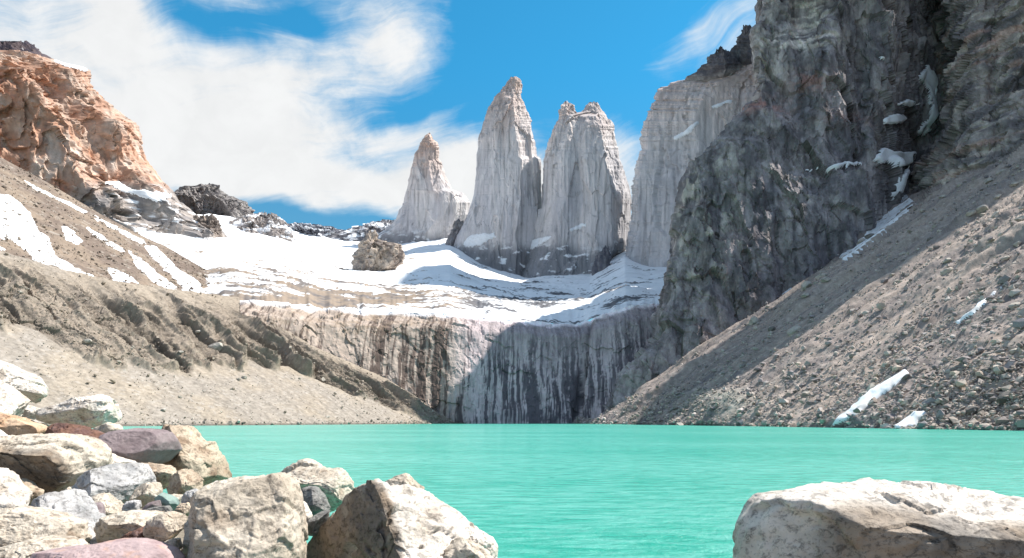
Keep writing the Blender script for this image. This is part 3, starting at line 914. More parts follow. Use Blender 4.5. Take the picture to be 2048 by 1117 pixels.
def massif_depth(px, py, l):
    up = np.maximum(CT(px) - py, -60)
    d = MD(px) + 13 + up * 0.13
    d = d - 55 * sstep(10, -120, py)  # unseen top brought forward so that its shadow reaches the headwall
    # rounding of the left edge
    R = 15.0
    s = np.clip((px - l) / 95.0, 0, 1)
    d = d + R * (1 - np.sqrt(np.clip(1 - (1 - s) ** 2, 0, 1)))
    # upper face stands back behind a ledge, the gully on the right is cut deep
    d = d + 6 * sstep(352, 322, py + 10 * np.sin(px / 60)) * sstep(1380, 1480, px) * sstep(1480, 1600, px)
    d = d + 7 * sstep(238, 205, py) * sstep(1700, 1560, px)
    g = sstep(1740, 1850, px + 0.10 * (py - 200))
    d = d + 85 * g
    d = d - 26 * gauss(px, py, 1800, 400, 30, 60) * 0
    # buttress on the lower left, and the clefts
    d = d - 14 * gauss(px, py, 1660, 420, 60, 70) + 4 * gauss(px, py, 1560, 560, 14, 130)
    d = d - 4 * gauss(px, py, 1470, 330, 60, 90)
    d = d + 16 * gauss(px, py, 1720, 180, 14, 120) - 16 * gauss(px, py, 1660, 120, 40, 160)
    return d


def massif_disp(V, px, py):
    K = np.stack([V[..., 0] + 0.22 * V[..., 2], V[..., 1], V[..., 2]], -1)
    return (fbm(V, (45, 45, 200), 2, 801, ridged=True) - 0.4) * 8 + (1 - 0.6 * gauss(px, py, 1500, 290, 100, 130)) * (8.5 * facet3(K, (34, 34, 62), 802, warp=0.15) + 3.6 * facet3(K, (16, 16, 34), 803)) \
        + 1.0 * facet3(V, (6, 6, 9), 804) + fbm(V, (9, 9, 40), 3, 805) * 1.0 + 1.4 * strata(V, 806, 24)


def massif_col(V, px, py):
    c = lerp(arr(0.130, 0.122, 0.122), arr(0.076, 0.073, 0.078), sstep(-0.22, 0.22, fbm(V, (26, 26, 60), 4, 811)))
    st = fbm(V, (5, 5, 60), 4, 812, gain=0.65)
    c = c * (1 + 0.6 * st[..., None])
    c = lerp(c, arr(0.045, 0.043, 0.045), 0.7 * sstep(0.08, 0.3, fbm(V, (9, 9, 80), 3, 813)))
    c = lerp(c, arr(0.24, 0.225, 0.20), 0.7 * sstep(0.12, 0.35, fbm(V, (14, 14, 26), 4, 814)) * np.clip(gauss(px, py, 1400, 430, 70, 130) * 1.3 + 0.35, 0, 1))
    c = lerp(c, arr(0.20, 0.18, 0.15), 0.25 * gauss(px, py, 1372, 470, 45, 80) * sstep(-0.2, 0.3, fbm(V, 18, 3, 815)))
    c = lerp(c, arr(0.28, 0.26, 0.235), 0.6 * sstep(-0.05, 0.25, fbm(V, (10, 10, 60), 3, 816)) * gauss(px, py, 1530, 150, 26, 120))
    red = np.clip(gauss(px, py, 1530, 208, 48, 18) + gauss(px, py, 1480, 220, 40, 14) + 0.8 * gauss(px, py, 1620, 165, 40, 22) + 0.5 * gauss(px, py, 1700, 240, 60, 16), 0, 1)
    c = lerp(c, arr(0.19, 0.10, 0.08), 0.7 * red * sstep(-0.25, 0.2, fbm(V, (12, 12, 7), 4, 817)))
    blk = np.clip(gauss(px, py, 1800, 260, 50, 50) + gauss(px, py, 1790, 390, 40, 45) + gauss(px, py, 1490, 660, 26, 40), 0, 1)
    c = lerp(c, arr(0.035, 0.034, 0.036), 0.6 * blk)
    c = lerp(c, arr(0.42, 0.39, 0.36), 0.85 * sstep(-0.05, 0.15, fbm(V, (30, 30, 6), 4, 818)) * np.clip(gauss(px, py, 1590, 84, 70, 16) + gauss(px, py, 1615, 30, 40, 40) * 0.7, 0, 1))
    low = sstep(560, 760, py + 30 * fbm(V, 30, 3, 819))
    c = lerp(c, arr(0.165, 0.155, 0.15) * (1 + 0.3 * st[..., None]), low * 0.6)
    tone = facet3(V, (14, 14, 22), 803, tilt=0) * 0.9 + facet3(V, (6, 6, 9), 804, tilt=0) * 0.5
    return c * (1 + 0.5 * tone)[..., None] * lerp(arr(2.28, 2.2, 2.22), arr(2.34, 2.16, 2.18), sstep(350, 650, py))  # tint turns magenta downwards, put in to offset green lake bounce


MA, MAV = wall("dark_cliff", lm, 1960, -170, 868, 520, 330, massif_depth, massif_col, massif_disp,
               "tall dark grey cliff with a rusty red band and olive stained edge", "cliff")


def right_depth(px, py, l):
    up = np.maximum(CT(px) - py, -60)
    d = DP(np.clip(px, 1190, 2690)) + 3 + up * 0.20
    s = np.clip((px - l) / 80.0, 0, 1)
    d = d + 50 * (1 - np.sqrt(np.clip(1 - (1 - s) ** 2, 0, 1)))
    return d + 10 * gauss(px, py, 1990, 120, 20, 160)


def right_disp(V, px, py):
    return (fbm(V, (50, 50, 120), 3, 831, ridged=True) - 0.4) * 9 + 7.0 * facet3(V, (38, 38, 30), 832, warp=0.15) + 3.4 * facet3(V, (14, 14, 14), 833) + 1.4 * facet3(V, (6, 6, 7), 836) \
        + 2.6 * strata(V, 834, 26) + 1.0 * strata(V, 835, 9)


def right_col(V, px, py):
    c = lerp(arr(0.15, 0.135, 0.125), arr(0.078, 0.072, 0.074), sstep(-0.22, 0.22, fbm(V, (40, 40, 22), 4, 841)))
    c = c * (1 + 0.5 * fbm(V, (6, 6, 40), 4, 842)[..., None])
    c = lerp(c, arr(0.22, 0.135, 0.105), 0.5 * sstep(0.1, 0.4, fbm(V, (60, 60, 12), 4, 843)))
    c = lerp(c, arr(0.26, 0.235, 0.205), 0.6 * sstep(0.12, 0.35, fbm(V, (24, 24, 9), 4, 844)))
    tone = facet3(V, (14, 14, 22), 803, tilt=0) * 0.9 + facet3(V, (6, 6, 9), 804, tilt=0) * 0.5
    return c * (1 + 0.5 * tone)[..., None] * lerp(arr(2.28, 2.2, 2.22), arr(2.34, 2.16, 2.18), sstep(350, 650, py))  # same downward tint, countering light bounced off the lake


RA, RAV = wall("banded_cliff", rr, 2690, -160, 520, 380, 300, right_depth, right_col, right_disp,
               "dark brown cliff of level rock bands above the stony slope, right of the snow gully", "cliff", back=160)

# unseen ridge and off-frame cliff, added to cast shadows on the snow and scree
tower("shade_ridge", line([(-700, 1740), (-250, 1675), (600, 1645)]), line([(-700, 2100), (600, 2500)]), rows(-700, 700, 170), 1400, 380, massif_col, lambda V, px, py: fbm(V, (60, 60, 160), 4, 871, ridged=True) * 26 - 10, M_CLIFF, parent=MA, nfront=120, seed=870, expo=5)
tower("shade_cliff", line([(-640, 2230), (-480, 2190), (-200, 2165), (320, 2150)]), line([(-640, 2600), (-300, 2800), (320, 3000)]), rows(-640, 320, 150), 650, 100, right_col, lambda V, px, py: fbm(V, (30, 30, 70), 4, 872, ridged=True) * 14 - 6, M_CLIFF, parent=RA, nfront=120, seed=880, expo=4)

# snow lying on the dark cliff
for i, poly in enumerate([
    [(1853, 128), (1862, 150), (1876, 165), (1874, 200), (1872, 230), (1862, 262), (1845, 275), (1834, 258), (1856, 235), (1858, 205), (1852, 178), (1832, 158)],
    [(1763, 238), (1790, 228), (1815, 242), (1795, 248), (1765, 252)],
    [(1790, 206), (1815, 199), (1848, 210), (1830, 212), (1795, 211)],
    [(1760, 297), (1795, 303), (1830, 308), (1818, 332), (1790, 336), (1742, 324), (1752, 312)],
    [(1608, 342), (1650, 334), (1722, 326), (1728, 332), (1680, 340), (1612, 346)],
    [(1822, 330), (1816, 350), (1800, 382), (1790, 400), (1775, 405), (1785, 380), (1806, 345)],
    [(1758, 112), (1768, 118), (1770, 124), (1757, 120)],
]):
    snow_patch("snow_patch", MAV, poly, MA, 5.5, rag=4, seed=20 + i, smoothk=8)

# snow lying on the slopes: things of their own
SLOPE_SNOW = [
    (USV, [(-60, 420), (0, 386), (30, 398), (60, 425), (78, 460), (100, 480), (110, 510), (150, 535), (192, 552), (150, 552), (110, 535), (70, 528), (55, 505), (20, 480), (-60, 470)], "largest snow patch on the brown slope, a broad white tongue at its left edge"),
    (USV, [(122, 450), (140, 455), (152, 470), (170, 486), (150, 490), (130, 480)], "small snow patch alone on the brown slope, right of the broad white tongue"),
    (USV, [(210, 530), (235, 540), (265, 555), (285, 568), (250, 568), (225, 560)], "short pointed snow patch just above the moraine crest"),
    (USV, [(255, 500), (290, 525), (330, 555), (360, 585), (330, 580), (300, 560), (270, 530)], "narrow slanting snow strip beside the longest snow strip on the brown slope"),
    (USV, [(285, 490), (310, 492), (330, 510), (360, 540), (395, 560), (412, 586), (372, 588), (350, 560), (320, 530), (300, 512)], "wide slanting snow strip that ends at the moraine crest"),
    (USV, [(40, 352), (80, 376), (130, 400), (180, 425), (170, 428), (120, 404), (70, 380)], "thin line of snow along the top of the brown slope"),
    (USV, [(175, 450), (215, 478), (255, 505), (240, 504), (200, 480), (170, 456)], "thin slanting snow streak in the middle of the brown slope"),
    (USV, [(160, 418), (205, 440), (250, 462), (300, 490), (270, 484), (215, 452)], "snow streak running down from the foot of the orange mountain"),
    (USV, [(-60, 478), (-10, 488), (20, 500), (-10, 502), (-60, 496)], "low snow strip at the left edge under the broad white tongue"),
    (RSV, [(1660, 852), (1680, 832), (1720, 800), (1770, 765), (1812, 742), (1822, 748), (1800, 765), (1760, 795), (1720, 825), (1680, 850)], "long white snow strip slanting down the stony slope to the water"),
    (RSV, [(1788, 856), (1810, 838), (1840, 824), (1858, 822), (1850, 835), (1830, 855)], "short snow patch at the waterline beside the long snow strip"),
    (RSV, [(1540, 606), (1562, 588), (1592, 566), (1590, 572), (1560, 596), (1542, 610)], "thin sliver of snow at the foot of the dark cliff"),
    (RSV, [(1812, 386), (1832, 408), (1808, 433), (1772, 465), (1732, 497), (1692, 525), (1678, 516), (1716, 474), (1752, 440), (1788, 406)], "long tapering snow strip along the foot of the dark cliff below the gully"),
    (RSV, [(1910, 650), (1950, 612), (2000, 570), (2010, 570), (1960, 618), (1920, 652)], "pale dusty snow streak high on the stony slope"),
]
for i, (V_, poly, lab) in enumerate(SLOPE_SNOW):
    snow_patch("snow_patch", V_, poly, None, 0.9 if V_ is USV else 1.3, lab, "snow patches on the slopes", rag=6 if V_ is USV else 6.5, dirty=0.3 if V_ is USV else 0.6, seed=40 + i)


# ------------------------------------------------------------------ the lake


def water_material():
    m = bpy.data.materials.new("glacial_water")
    m.use_nodes = True
    t = m.node_tree
    t.nodes.clear()
    b = NB(t)
    tc = b.new('ShaderNodeTexCoord')
    ob = tc.outputs['Object']
    big = b.noise(b.mapping(ob, scale=(0.012, 0.035, 1)), 1.0, 5.0, 0.6)
    rip = b.noise(b.mapping(ob, scale=(0.55, 1.9, 1), rot=(0, 0, 0.12)), 1.0, 7.0, 0.72, 0.6)
    tone = b.m('ADD', b.mr(big, 0.35, 0.65, -0.35, 0.35), b.mr(rip, 0.38, 0.66, -0.5, 0.75))  # ripple glints painted in as lighter water colour
    c = b.mix(b.mr(tone, -0.6, 0.9, 0.0, 1.0, smooth=False), (0.03, 0.345, 0.26, 1), (0.15, 0.49, 0.415, 1))
    n1 = b.noise(b.mapping(ob, scale=(1.1, 2.2, 1), rot=(0, 0, 0.25)), 1.0, 5.0, 0.6)
    n2 = b.noise(b.mapping(ob, scale=(4.0, 7.0, 1), rot=(0, 0, -0.2)), 1.0, 4.0, 0.65)
    h = b.m('ADD', n1, b.m('MULTIPLY', n2, 0.4))
    bp = b.new('ShaderNodeBump')
    bp.inputs['Strength'].default_value = 1.0
    bp.inputs['Distance'].default_value = 0.22
    b.put(bp.inputs['Height'], h)
    p = b.new('ShaderNodeBsdfPrincipled')
    b.put(p.inputs['Base Color'], c)
    p.inputs['Roughness'].default_value = 0.22
    p.inputs['IOR'].default_value = 1.33
    p.inputs['Specular IOR Level'].default_value = 0.35
    b.put(p.inputs['Normal'], bp.outputs[0])
    o = b.new('ShaderNodeOutputMaterial')
    t.links.new(p.outputs[0], o.inputs[0])
    return m


wx = np.linspace(-700, 700, 15); wy = np.linspace(-60, 860, 15)
WX, WY = np.meshgrid(wx, wy)
tag(grid_obj("lake_water", np.stack([WX, WY, 0 * WX], -1), water_material()), kind='structure')

# ------------------------------------------------------------------ boulders by the shore
PAL = {
    'white': ((0.66, 0.62, 0.56), (0.52, 0.48, 0.42), (0.30, 0.24, 0.18)),
    'pale': ((0.55, 0.50, 0.42), (0.42, 0.37, 0.30), (0.24, 0.18, 0.13)),
    'tan': ((0.47, 0.40, 0.31), (0.35, 0.28, 0.21), (0.22, 0.15, 0.10)),
    'grey': ((0.48, 0.48, 0.475), (0.30, 0.305, 0.31), (0.17, 0.165, 0.16)),
    'dark': ((0.22, 0.22, 0.21), (0.13, 0.13, 0.13), (0.30, 0.29, 0.27)),
    'purple': ((0.235, 0.195, 0.20), (0.17, 0.135, 0.14), (0.33, 0.29, 0.28)),
    'pink': ((0.38, 0.30, 0.30), (0.27, 0.20, 0.205), (0.45, 0.30, 0.24)),
    'red': ((0.17, 0.095, 0.07), (0.13, 0.075, 0.065), (0.24, 0.19, 0.20)),
    'orange': ((0.54, 0.40, 0.28), (0.46, 0.29, 0.18), (0.26, 0.17, 0.12)),
    'teal': ((0.22, 0.30, 0.275), (0.15, 0.20, 0.19), (0.28, 0.31, 0.29)),
}


def boulder_material(name, fleck, bump):
    m = bpy.data.materials.new(name)
    m.use_nodes = True
    t = m.node_tree
    t.nodes.clear()
    b = NB(t)
    at = b.new('ShaderNodeAttribute', attribute_name='col')
    tc = b.new('ShaderNodeTexCoord')
    v = tc.outputs['Object']
    n1 = b.noise(v, 3.0, 9.0, 0.66)
    n2 = b.noise(v, 15.0, 5.0, 0.75)
    n3 = b.noise(b.mapping(v, scale=(1, 1, 1.6)), 6.0, 6.0, 0.75, 0.6)
    k = b.mr(n1, 0.28, 0.72, 0.80, 1.16, smooth=False)
    fl = b.mr(n3, 0.52, 0.62, 1.0, 1.0 - fleck)
    f2 = b.mr(n2, 0.52, 0.62, 1.0, 1.0 - fleck * 0.8)
    k = b.m('MULTIPLY', b.m('MULTIPLY', k, fl), f2)
    sc = b.new('ShaderNodeVectorMath', operation='SCALE')
    b.put(sc.inputs[0], at.outputs['Color']); b.put(sc.inputs['Scale'], k)
    p = b.new('ShaderNodeBsdfPrincipled')
    b.put(p.inputs['Base Color'], sc.outputs[0])
    p.inputs['Roughness'].default_value = 0.88
    p.inputs['Specular IOR Level'].default_value = 0.2
    bp = b.new('ShaderNodeBump')
    bp.inputs['Strength'].default_value = bump
    bp.inputs['Distance'].default_value = 0.05
    b.put(bp.inputs['Height'], b.m('ADD', b.m('ADD', n1, b.m('MULTIPLY', n3, 0.45)), b.m('MULTIPLY', n2, 0.22)))
    b.put(p.inputs['Normal'], bp.outputs[0])
    o = b.new('ShaderNodeOutputMaterial')
    t.links.new(p.outputs[0], o.inputs[0])
    return m


M_BOULDER = boulder_material("speckled_boulder_rock", 0.48, 1.0)
M_SMOOTHB = boulder_material("smooth_boulder_rock", 0.14, 0.4)


def cube_sphere(n):
    g = np.tan(np.linspace(-math.pi / 4, math.pi / 4, n + 1))
    a, b_ = np.meshgrid(g, g)
    o = np.ones_like(a)
    vs, fs = [], []
    for i, f in enumerate([(a, b_, o), (-a, b_, -o), (o, a, b_), (-o, -a, b_), (b_, o, a), (b_, -o, -a)]):
        P3 = np.stack(f, -1).reshape(-1, 3)
        fs.append(grid_faces(n + 1, n + 1) + i * (n + 1) ** 2)
        vs.append(P3)
    v = np.vstack(vs); v /= np.linalg.norm(v, axis=1, keepdims=True)
    key = np.round(v * 1e5).astype(np.int64)
    _, first, inv = np.unique(key, axis=0, return_index=True, return_inverse=True)
    return v[first], inv.reshape(-1)[np.vstack(fs)]


CS = {n: cube_sphere(n) for n in (14, 28, 56, 84)}


def radial(poly, th):
    """distance from the middle of a star shaped outline to its rim at angle th"""
    P2 = np.asarray(poly, float)
    Q = np.roll(P2, -1, axis=0)
    best = np.full(th.shape, 1e9)
    dx, dy = np.cos(th), np.sin(th)
    for (x0, y0), (x1, y1) in zip(P2, Q):
        ex, ey = x1 - x0, y1 - y0
        det = dx * -ey + dy * ex
        with np.errstate(divide='ignore', invalid='ignore'):
            r = (x0 * -ey + y0 * ex) / det
            u = (dx * y0 - dy * x0) / det
        ok = (r > 0) & (u >= -1e-6) & (u <= 1 + 1e-6)
        best = np.where(ok, np.minimum(best, r), best)
    return np.where(best > 1e8, np.hypot(P2[:, 0], P2[:, 1]).mean(), best)


def boulder(name, outline, d, pal, label, seed, T=None, facets=(), rough=1.0, smooth_rock=False, auto=5, n=None, stain=0.5, group='boulders on the shore', rust=0.0, rust_face=0):  # rust: brown rust plus painted shade, on the face picked by rust_face
    pts = np.array(outline, float)
    # centre: area centroid
    x, y = pts[:, 0], pts[:, 1]
    xn, yn = np.roll(x, -1), np.roll(y, -1)
    cr = x * yn - xn * y
    A = cr.sum() / 2
    cx, cy = ((x + xn) * cr).sum() / (6 * A), ((y + yn) * cr).sum() / (6 * A)
    k = d / F
    loc = unproj(cx, cy, d)
    poly = np.stack([(x - cx) * k, -(y - cy) * k], -1)
    w, h = np.ptp(poly[:, 0]), np.ptp(poly[:, 1])
    size = min(w, h)
    T = (0.42 * (w + h) / 2 + 0.1 * size) if T is None else T
    if n is None:
        n = 84 if max(w, h) / k > 200 else (56 if max(w, h) / k > 70 else 28)
    U, fc = CS[n]
    th = np.arctan2(U[:, 2], U[:, 0])
    tt = np.linspace(-math.pi, math.pi, 721)
    R = radial(poly, tt)
    R = np.convolve(np.concatenate([R[-8:-1], R, R[1:8]]), np.hanning(9)[1:-1] / np.hanning(9)[1:-1].sum(), 'same')[7:-7]
    Rv = np.interp(th, tt, R)
    lat = np.hypot(U[:, 0], U[:, 2])
    e = 2 / 2.7
    ax = np.abs(U[:, 1])
    sl = lat ** e; sa = ax ** e
    P3 = np.stack([Rv * sl * np.cos(th), np.sign(U[:, 1]) * T * sa, Rv * sl * np.sin(th)], -1)
    rnd = np.random.RandomState(seed)
    fl = [(np.array(f[:3], float), f[3], 0.97) for f in facets]
    for _ in range(auto):
        v = rnd.normal(size=3); v[1] = -abs(v[1]) - 0.25
        fl.append((v, rnd.uniform(0.72, 0.88), 0.95))
    for _ in range(4):
        v = rnd.normal(size=3); v[1] = abs(v[1]) + 0.2
        fl.append((v, rnd.uniform(0.7, 0.9), 0.85))
    for v, f, hard in fl:
        v = v / np.linalg.norm(v)
        q = P3 @ v
        off = q.max() * f
        P3 = P3 - np.outer(np.maximum(q - off, 0) * hard, v)
    nrm = P3 / (np.linalg.norm(P3, axis=1, keepdims=True) + 1e-9)
    W = P3 + loc
    disp = fbm(W, 0.55 * size, 4, seed) * 0.045 * size + (fbm(W, 0.22 * size, 4, seed + 1, ridged=True) - 0.3) * 0.016 * size * rough \
        + fbm(W, 0.07 * size, 4, seed + 2, gain=0.65) * 0.022 * size * rough
    if not smooth_rock:
        # flat broken faces, and a few cracks
        disp += facet3(W, 0.62 * size, seed + 3) * 0.05 * size * rough + facet3(W, 0.24 * size, seed + 13) * 0.022 * size * rough
        disp -= 0.035 * size * sstep(0.86, 0.97, fbm(W, (0.6 * size, 0.6 * size, 0.35 * size), 3, seed + 4, ridged=True)) * rough
    P3 = P3 + nrm * disp[:, None]
    c1, c2, c3 = [np.array(c) * arr(1.13, 1.08, 1.06) for c in PAL[pal]]
    C = lerp(c1, c2, sstep(-0.15, 0.35, fbm(W, 0.45 * size, 5, seed + 5)))
    C = lerp(C, c3, stain * sstep(0.10, 0.40, fbm(W, (0.35 * size, 0.35 * size, 0.25 * size), 5, seed + 6)))
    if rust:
        # brown rust on one broken face, with its shade painted into the colour
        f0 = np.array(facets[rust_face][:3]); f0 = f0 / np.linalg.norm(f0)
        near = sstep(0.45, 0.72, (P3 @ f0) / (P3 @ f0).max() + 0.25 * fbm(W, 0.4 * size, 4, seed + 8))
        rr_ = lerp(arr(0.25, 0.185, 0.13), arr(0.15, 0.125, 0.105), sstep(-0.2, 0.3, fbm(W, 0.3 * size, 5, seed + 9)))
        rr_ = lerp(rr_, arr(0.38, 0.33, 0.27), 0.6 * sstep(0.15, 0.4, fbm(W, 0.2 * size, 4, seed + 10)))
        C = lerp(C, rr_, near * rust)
    C = C * (1 + 0.15 * fbm(W, 0.06 * size, 3, seed + 7)[:, None])
    ob = mesh_obj(name, P3 + loc, fc, M_SMOOTHB if smooth_rock else M_BOULDER, C, True, None, tuple(loc))
    return tag(ob, label, 'boulder', group)


RIDGE_L, RIDGE_R = (-0.62, -0.72, 0.22), (0.42, -0.45, 0.79)
UNDER = (-0.1, -0.85, -0.5)
B = boulder
# upper left pile
B("boulder", [(-60, 712), (-30, 715), (0, 726), (22, 737), (45, 748), (63, 760), (71, 771), (93, 788), (93, 799), (76, 816), (48, 808), (28, 788), (0, 775), (-60, 770)], 24, 'white', "bright white boulder highest in the pile, dark underneath its nose", 1001, facets=[(0.1, -0.6, -0.75, 0.55), (0.2, -0.4, 0.9, 0.75)])
B("boulder", [(-90, 750), (-60, 752), (0, 765), (26, 786), (45, 808), (62, 832), (62, 846), (22, 840), (0, 838), (-90, 840)], 21, 'white', "bright white boulder sloping down just below the highest one", 1002, facets=[(0.5, -0.4, 0.75, 0.7)])
B("boulder", [(45, 808), (63, 814), (92, 820), (98, 848), (63, 850), (44, 834)], 23, 'white', "small pale block wedged between the bright white boulder and the long cream boulder", 1003)
B("boulder", [(86, 832), (93, 819), (134, 808), (157, 798), (187, 789), (202, 790), (209, 798), (231, 805), (238, 816), (238, 842), (226, 852), (209, 852), (183, 857), (138, 850), (105, 848), (90, 842)], 22, 'white', "long cream boulder with a cracked underside standing out against the grey scree", 1004, facets=[(0.1, -0.7, -0.7, 0.6), (0.1, -0.35, 0.9, 0.8)], stain=0.6)
B("boulder", [(183, 855), (213, 845), (231, 848), (246, 859), (232, 874), (210, 878), (185, 870)], 20, 'pale', "small pale grey stone tucked under the long cream boulder by the water", 1005, facets=[(-0.6, -0.7, 0.1, 0.6)])
B("boulder", [(-80, 822), (0, 828), (22, 833), (60, 845), (80, 853), (84, 862), (77, 880), (37, 888), (0, 890), (-80, 890)], 18, 'orange', "orange tinted boulder on the edge of the pile under the bright white boulder", 1006, facets=[(0.2, -0.6, 0.8, 0.75)])
B("boulder", [(-50, 848), (-10, 853), (12, 866), (20, 878), (10, 892), (-50, 895)], 16.4, 'white', "small white stone in front of the orange tinted boulder", 1007)
B("boulder", [(76, 880), (84, 860), (101, 851), (127, 847), (157, 853), (187, 862), (213, 874), (212, 890), (196, 906), (172, 905), (149, 900), (100, 895)], 17, 'red', "dark red brown boulder behind the smooth purple one", 1008, facets=[(-0.55, -0.8, 0.1, 0.6), (0.3, -0.4, 0.85, 0.75)], smooth_rock=False)
B("boulder", [(192, 898), (202, 885), (220, 870), (239, 862), (284, 857), (321, 859), (343, 866), (351, 883), (349, 900), (325, 925), (299, 934), (276, 936), (254, 930), (224, 920), (202, 908)], 16, 'purple', "large smooth purple grey boulder at the top of the pile beside the water", 1009, T=1.0, facets=[(-0.88, -0.45, 0.05, 0.72), (0.2, -0.80, 0.55, 0.82)], smooth_rock=True, auto=0, stain=0.2)
B("boulder", [(296, 858), (317, 846), (351, 847), (370, 855), (388, 874), (399, 885), (414, 887), (422, 902), (437, 928), (450, 958), (446, 975), (410, 985), (370, 980), (340, 970), (305, 950), (298, 905)], 17.6, 'tan', "tall cream and tan boulder whose edge drops straight to the turquoise water", 1010, facets=[(-0.6, -0.75, 0.0, 0.5), (0.6, -0.3, 0.7, 0.82)], stain=0.8)
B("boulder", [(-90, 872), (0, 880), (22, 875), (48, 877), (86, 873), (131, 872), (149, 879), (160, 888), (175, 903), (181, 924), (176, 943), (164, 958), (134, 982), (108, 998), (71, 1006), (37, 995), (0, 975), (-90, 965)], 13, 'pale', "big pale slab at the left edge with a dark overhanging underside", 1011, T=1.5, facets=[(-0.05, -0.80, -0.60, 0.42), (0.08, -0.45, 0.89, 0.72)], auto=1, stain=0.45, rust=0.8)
B("boulder", [(165, 905), (194, 901), (224, 912), (246, 919), (269, 926), (266, 945), (239, 950), (200, 956), (170, 952)], 14.6, 'white', "low cream boulder below the smooth purple one, behind the blue grey boulder", 1012)
B("boulder", [(140, 978), (164, 957), (198, 943), (224, 931), (243, 924), (258, 928), (269, 939), (282, 961), (278, 974), (265, 997), (239, 1012), (217, 1016), (194, 1016), (157, 1012)], 12.2, 'grey', "blue grey mottled boulder in the middle of the pile", 1013, T=1.0, facets=[(-0.45, -0.85, 0.25, 0.62), (0.75, -0.4, 0.5, 0.68)], auto=3, stain=0.4)
B("boulder", [(258, 934), (287, 927), (321, 929), (343, 937), (354, 948), (345, 964), (321, 980), (295, 980), (270, 966)], 13.8, 'tan', "tan boulder right behind the blue grey mottled boulder", 1014, facets=[(0, -0.8, -0.5, 0.6), (0.1, -0.4, 0.9, 0.75)], stain=0.7)
B("boulder", [(329, 978), (340, 958), (358, 941), (377, 938), (396, 957), (412, 976), (407, 985), (373, 992), (351, 990), (336, 985)], 12.8, 'tan', "tan pyramid shaped stone below the tall cream and tan boulder", 1015, facets=[(-0.55, -0.8, 0.15, 0.5), (0.65, -0.35, 0.65, 0.6)], stain=0.6)
B("boulder", [(267, 997), (276, 976), (291, 967), (310, 967), (320, 980), (318, 996), (300, 1013), (280, 1018)], 11.8, 'pale', "speckled round stone leaning on the right of the blue grey boulder", 1016, facets=[(0.2, -0.7, -0.65, 0.6)], stain=0.6)
B("boulder", [(244, 1026), (252, 1003), (265, 1000), (279, 1003), (279, 1014), (273, 1030), (258, 1030)], 11, 'grey', "small white cube shaped stone under the blue grey boulder", 1017)
B("boulder", [(311, 998), (325, 985), (335, 988), (351, 999), (356, 1008), (352, 1024), (335, 1020), (319, 1010)], 11.3, 'teal', "small blue green stone among the tan ones", 1018, smooth_rock=True)
B("boulder", [(283, 1022), (300, 1005), (317, 1001), (321, 1016), (312, 1024), (295, 1027)], 11, 'purple', "tiny purple stone between the white cube and the blue green stone", 1019, smooth_rock=True)
B("boulder", [(328, 994), (345, 988), (368, 992), (374, 1006), (355, 1016), (340, 1010)], 12, 'pale', "small pale flat stone behind the blue green stone", 1020)
B("boulder", [(367, 994), (376, 983), (388, 980), (400, 985), (406, 996), (394, 1006), (380, 1013), (369, 1008)], 11, 'grey', "small bluish white stone beside the big tan boulder", 1021, rough=1.5)
B("boulder", [(351, 1022), (360, 1008), (375, 1006), (386, 1018), (378, 1032), (360, 1034)], 10.8, 'tan', "small brown stone at the left foot of the big tan boulder", 1022)
B("boulder", [(276, 1024), (300, 1017), (320, 1013), (335, 1012), (348, 1022), (325, 1034), (295, 1034)], 10.5, 'dark', "flat black and cream stone above the egg shaped stone", 1023, stain=0.9)
B("boulder", [(155, 1014), (175, 1001), (198, 988), (213, 985), (224, 995), (241, 1018), (243, 1034), (226, 1048), (209, 1052), (188, 1040)], 11, 'pale', "cream block in front of the blue grey boulder", 1024, facets=[(0.3, -0.8, 0.4, 0.7)])
B("boulder", [(160, 1019), (180, 1006), (192, 1004), (206, 1016), (212, 1046), (202, 1058), (190, 1052), (172, 1034)], 10.3, 'purple', "small angular purple stone against the cream block", 1025, facets=[(-0.6, -0.75, -0.2, 0.45), (0.5, -0.6, 0.5, 0.6)], smooth_rock=True)
B("boulder", [(129, 985), (142, 973), (154, 987), (160, 1006), (146, 1008)], 11.6, 'pale', "small pale wedge stone between the big slab and the blue grey boulder", 1027)
B("boulder", [(18, 966), (37, 958), (56, 967), (75, 984), (76, 996), (62, 1010), (45, 1016), (25, 1000)], 12, 'tan', "rounded yellowish stone under the big pale slab", 1028, stain=0.8)
B("boulder", [(-80, 925), (-5, 938), (12, 950), (22, 970), (40, 988), (54, 1010), (52, 1028), (0, 1036), (-80, 1036)], 11, 'white', "pale boulder at the left edge below the big slab", 1029, facets=[(0.5, -0.6, 0.6, 0.7)])
B("boulder", [(46, 1022), (75, 1002), (116, 984), (127, 982), (142, 998), (160, 1020), (179, 1042), (202, 1065), (222, 1084), (212, 1098), (168, 1106), (140, 1108), (90, 1090), (60, 1050)], 9.8, 'grey', "grey white wedge shaped boulder with a dark broken front", 1026, T=0.8, facets=[(-0.55, -0.75, 0.2, 0.5), (0.55, -0.45, 0.7, 0.55), (0.1, -0.9, -0.4, 0.62)], auto=2, stain=0.6)
B("boulder", [(-80, 1020), (0, 1024), (30, 1020), (63, 1024), (108, 1031), (147, 1050), (150, 1088), (142, 1105), (90, 1125), (0, 1130), (-80, 1130)], 9.2, 'pale', "square pale block at the bottom left with a blackened left side", 1030, T=0.7, facets=[(-0.8, -0.6, 0.05, 0.35), (0.35, -0.8, 0.5, 0.62)], auto=2, stain=0.7)
B("boulder", [(-60, 1115), (0, 1099), (40, 1086), (80, 1078), (115, 1077), (147, 1084), (168, 1096), (160, 1130), (60, 1150), (-60, 1150)], 8.7, 'pale', "low cream boulder along the bottom left edge", 1031, stain=0.7)
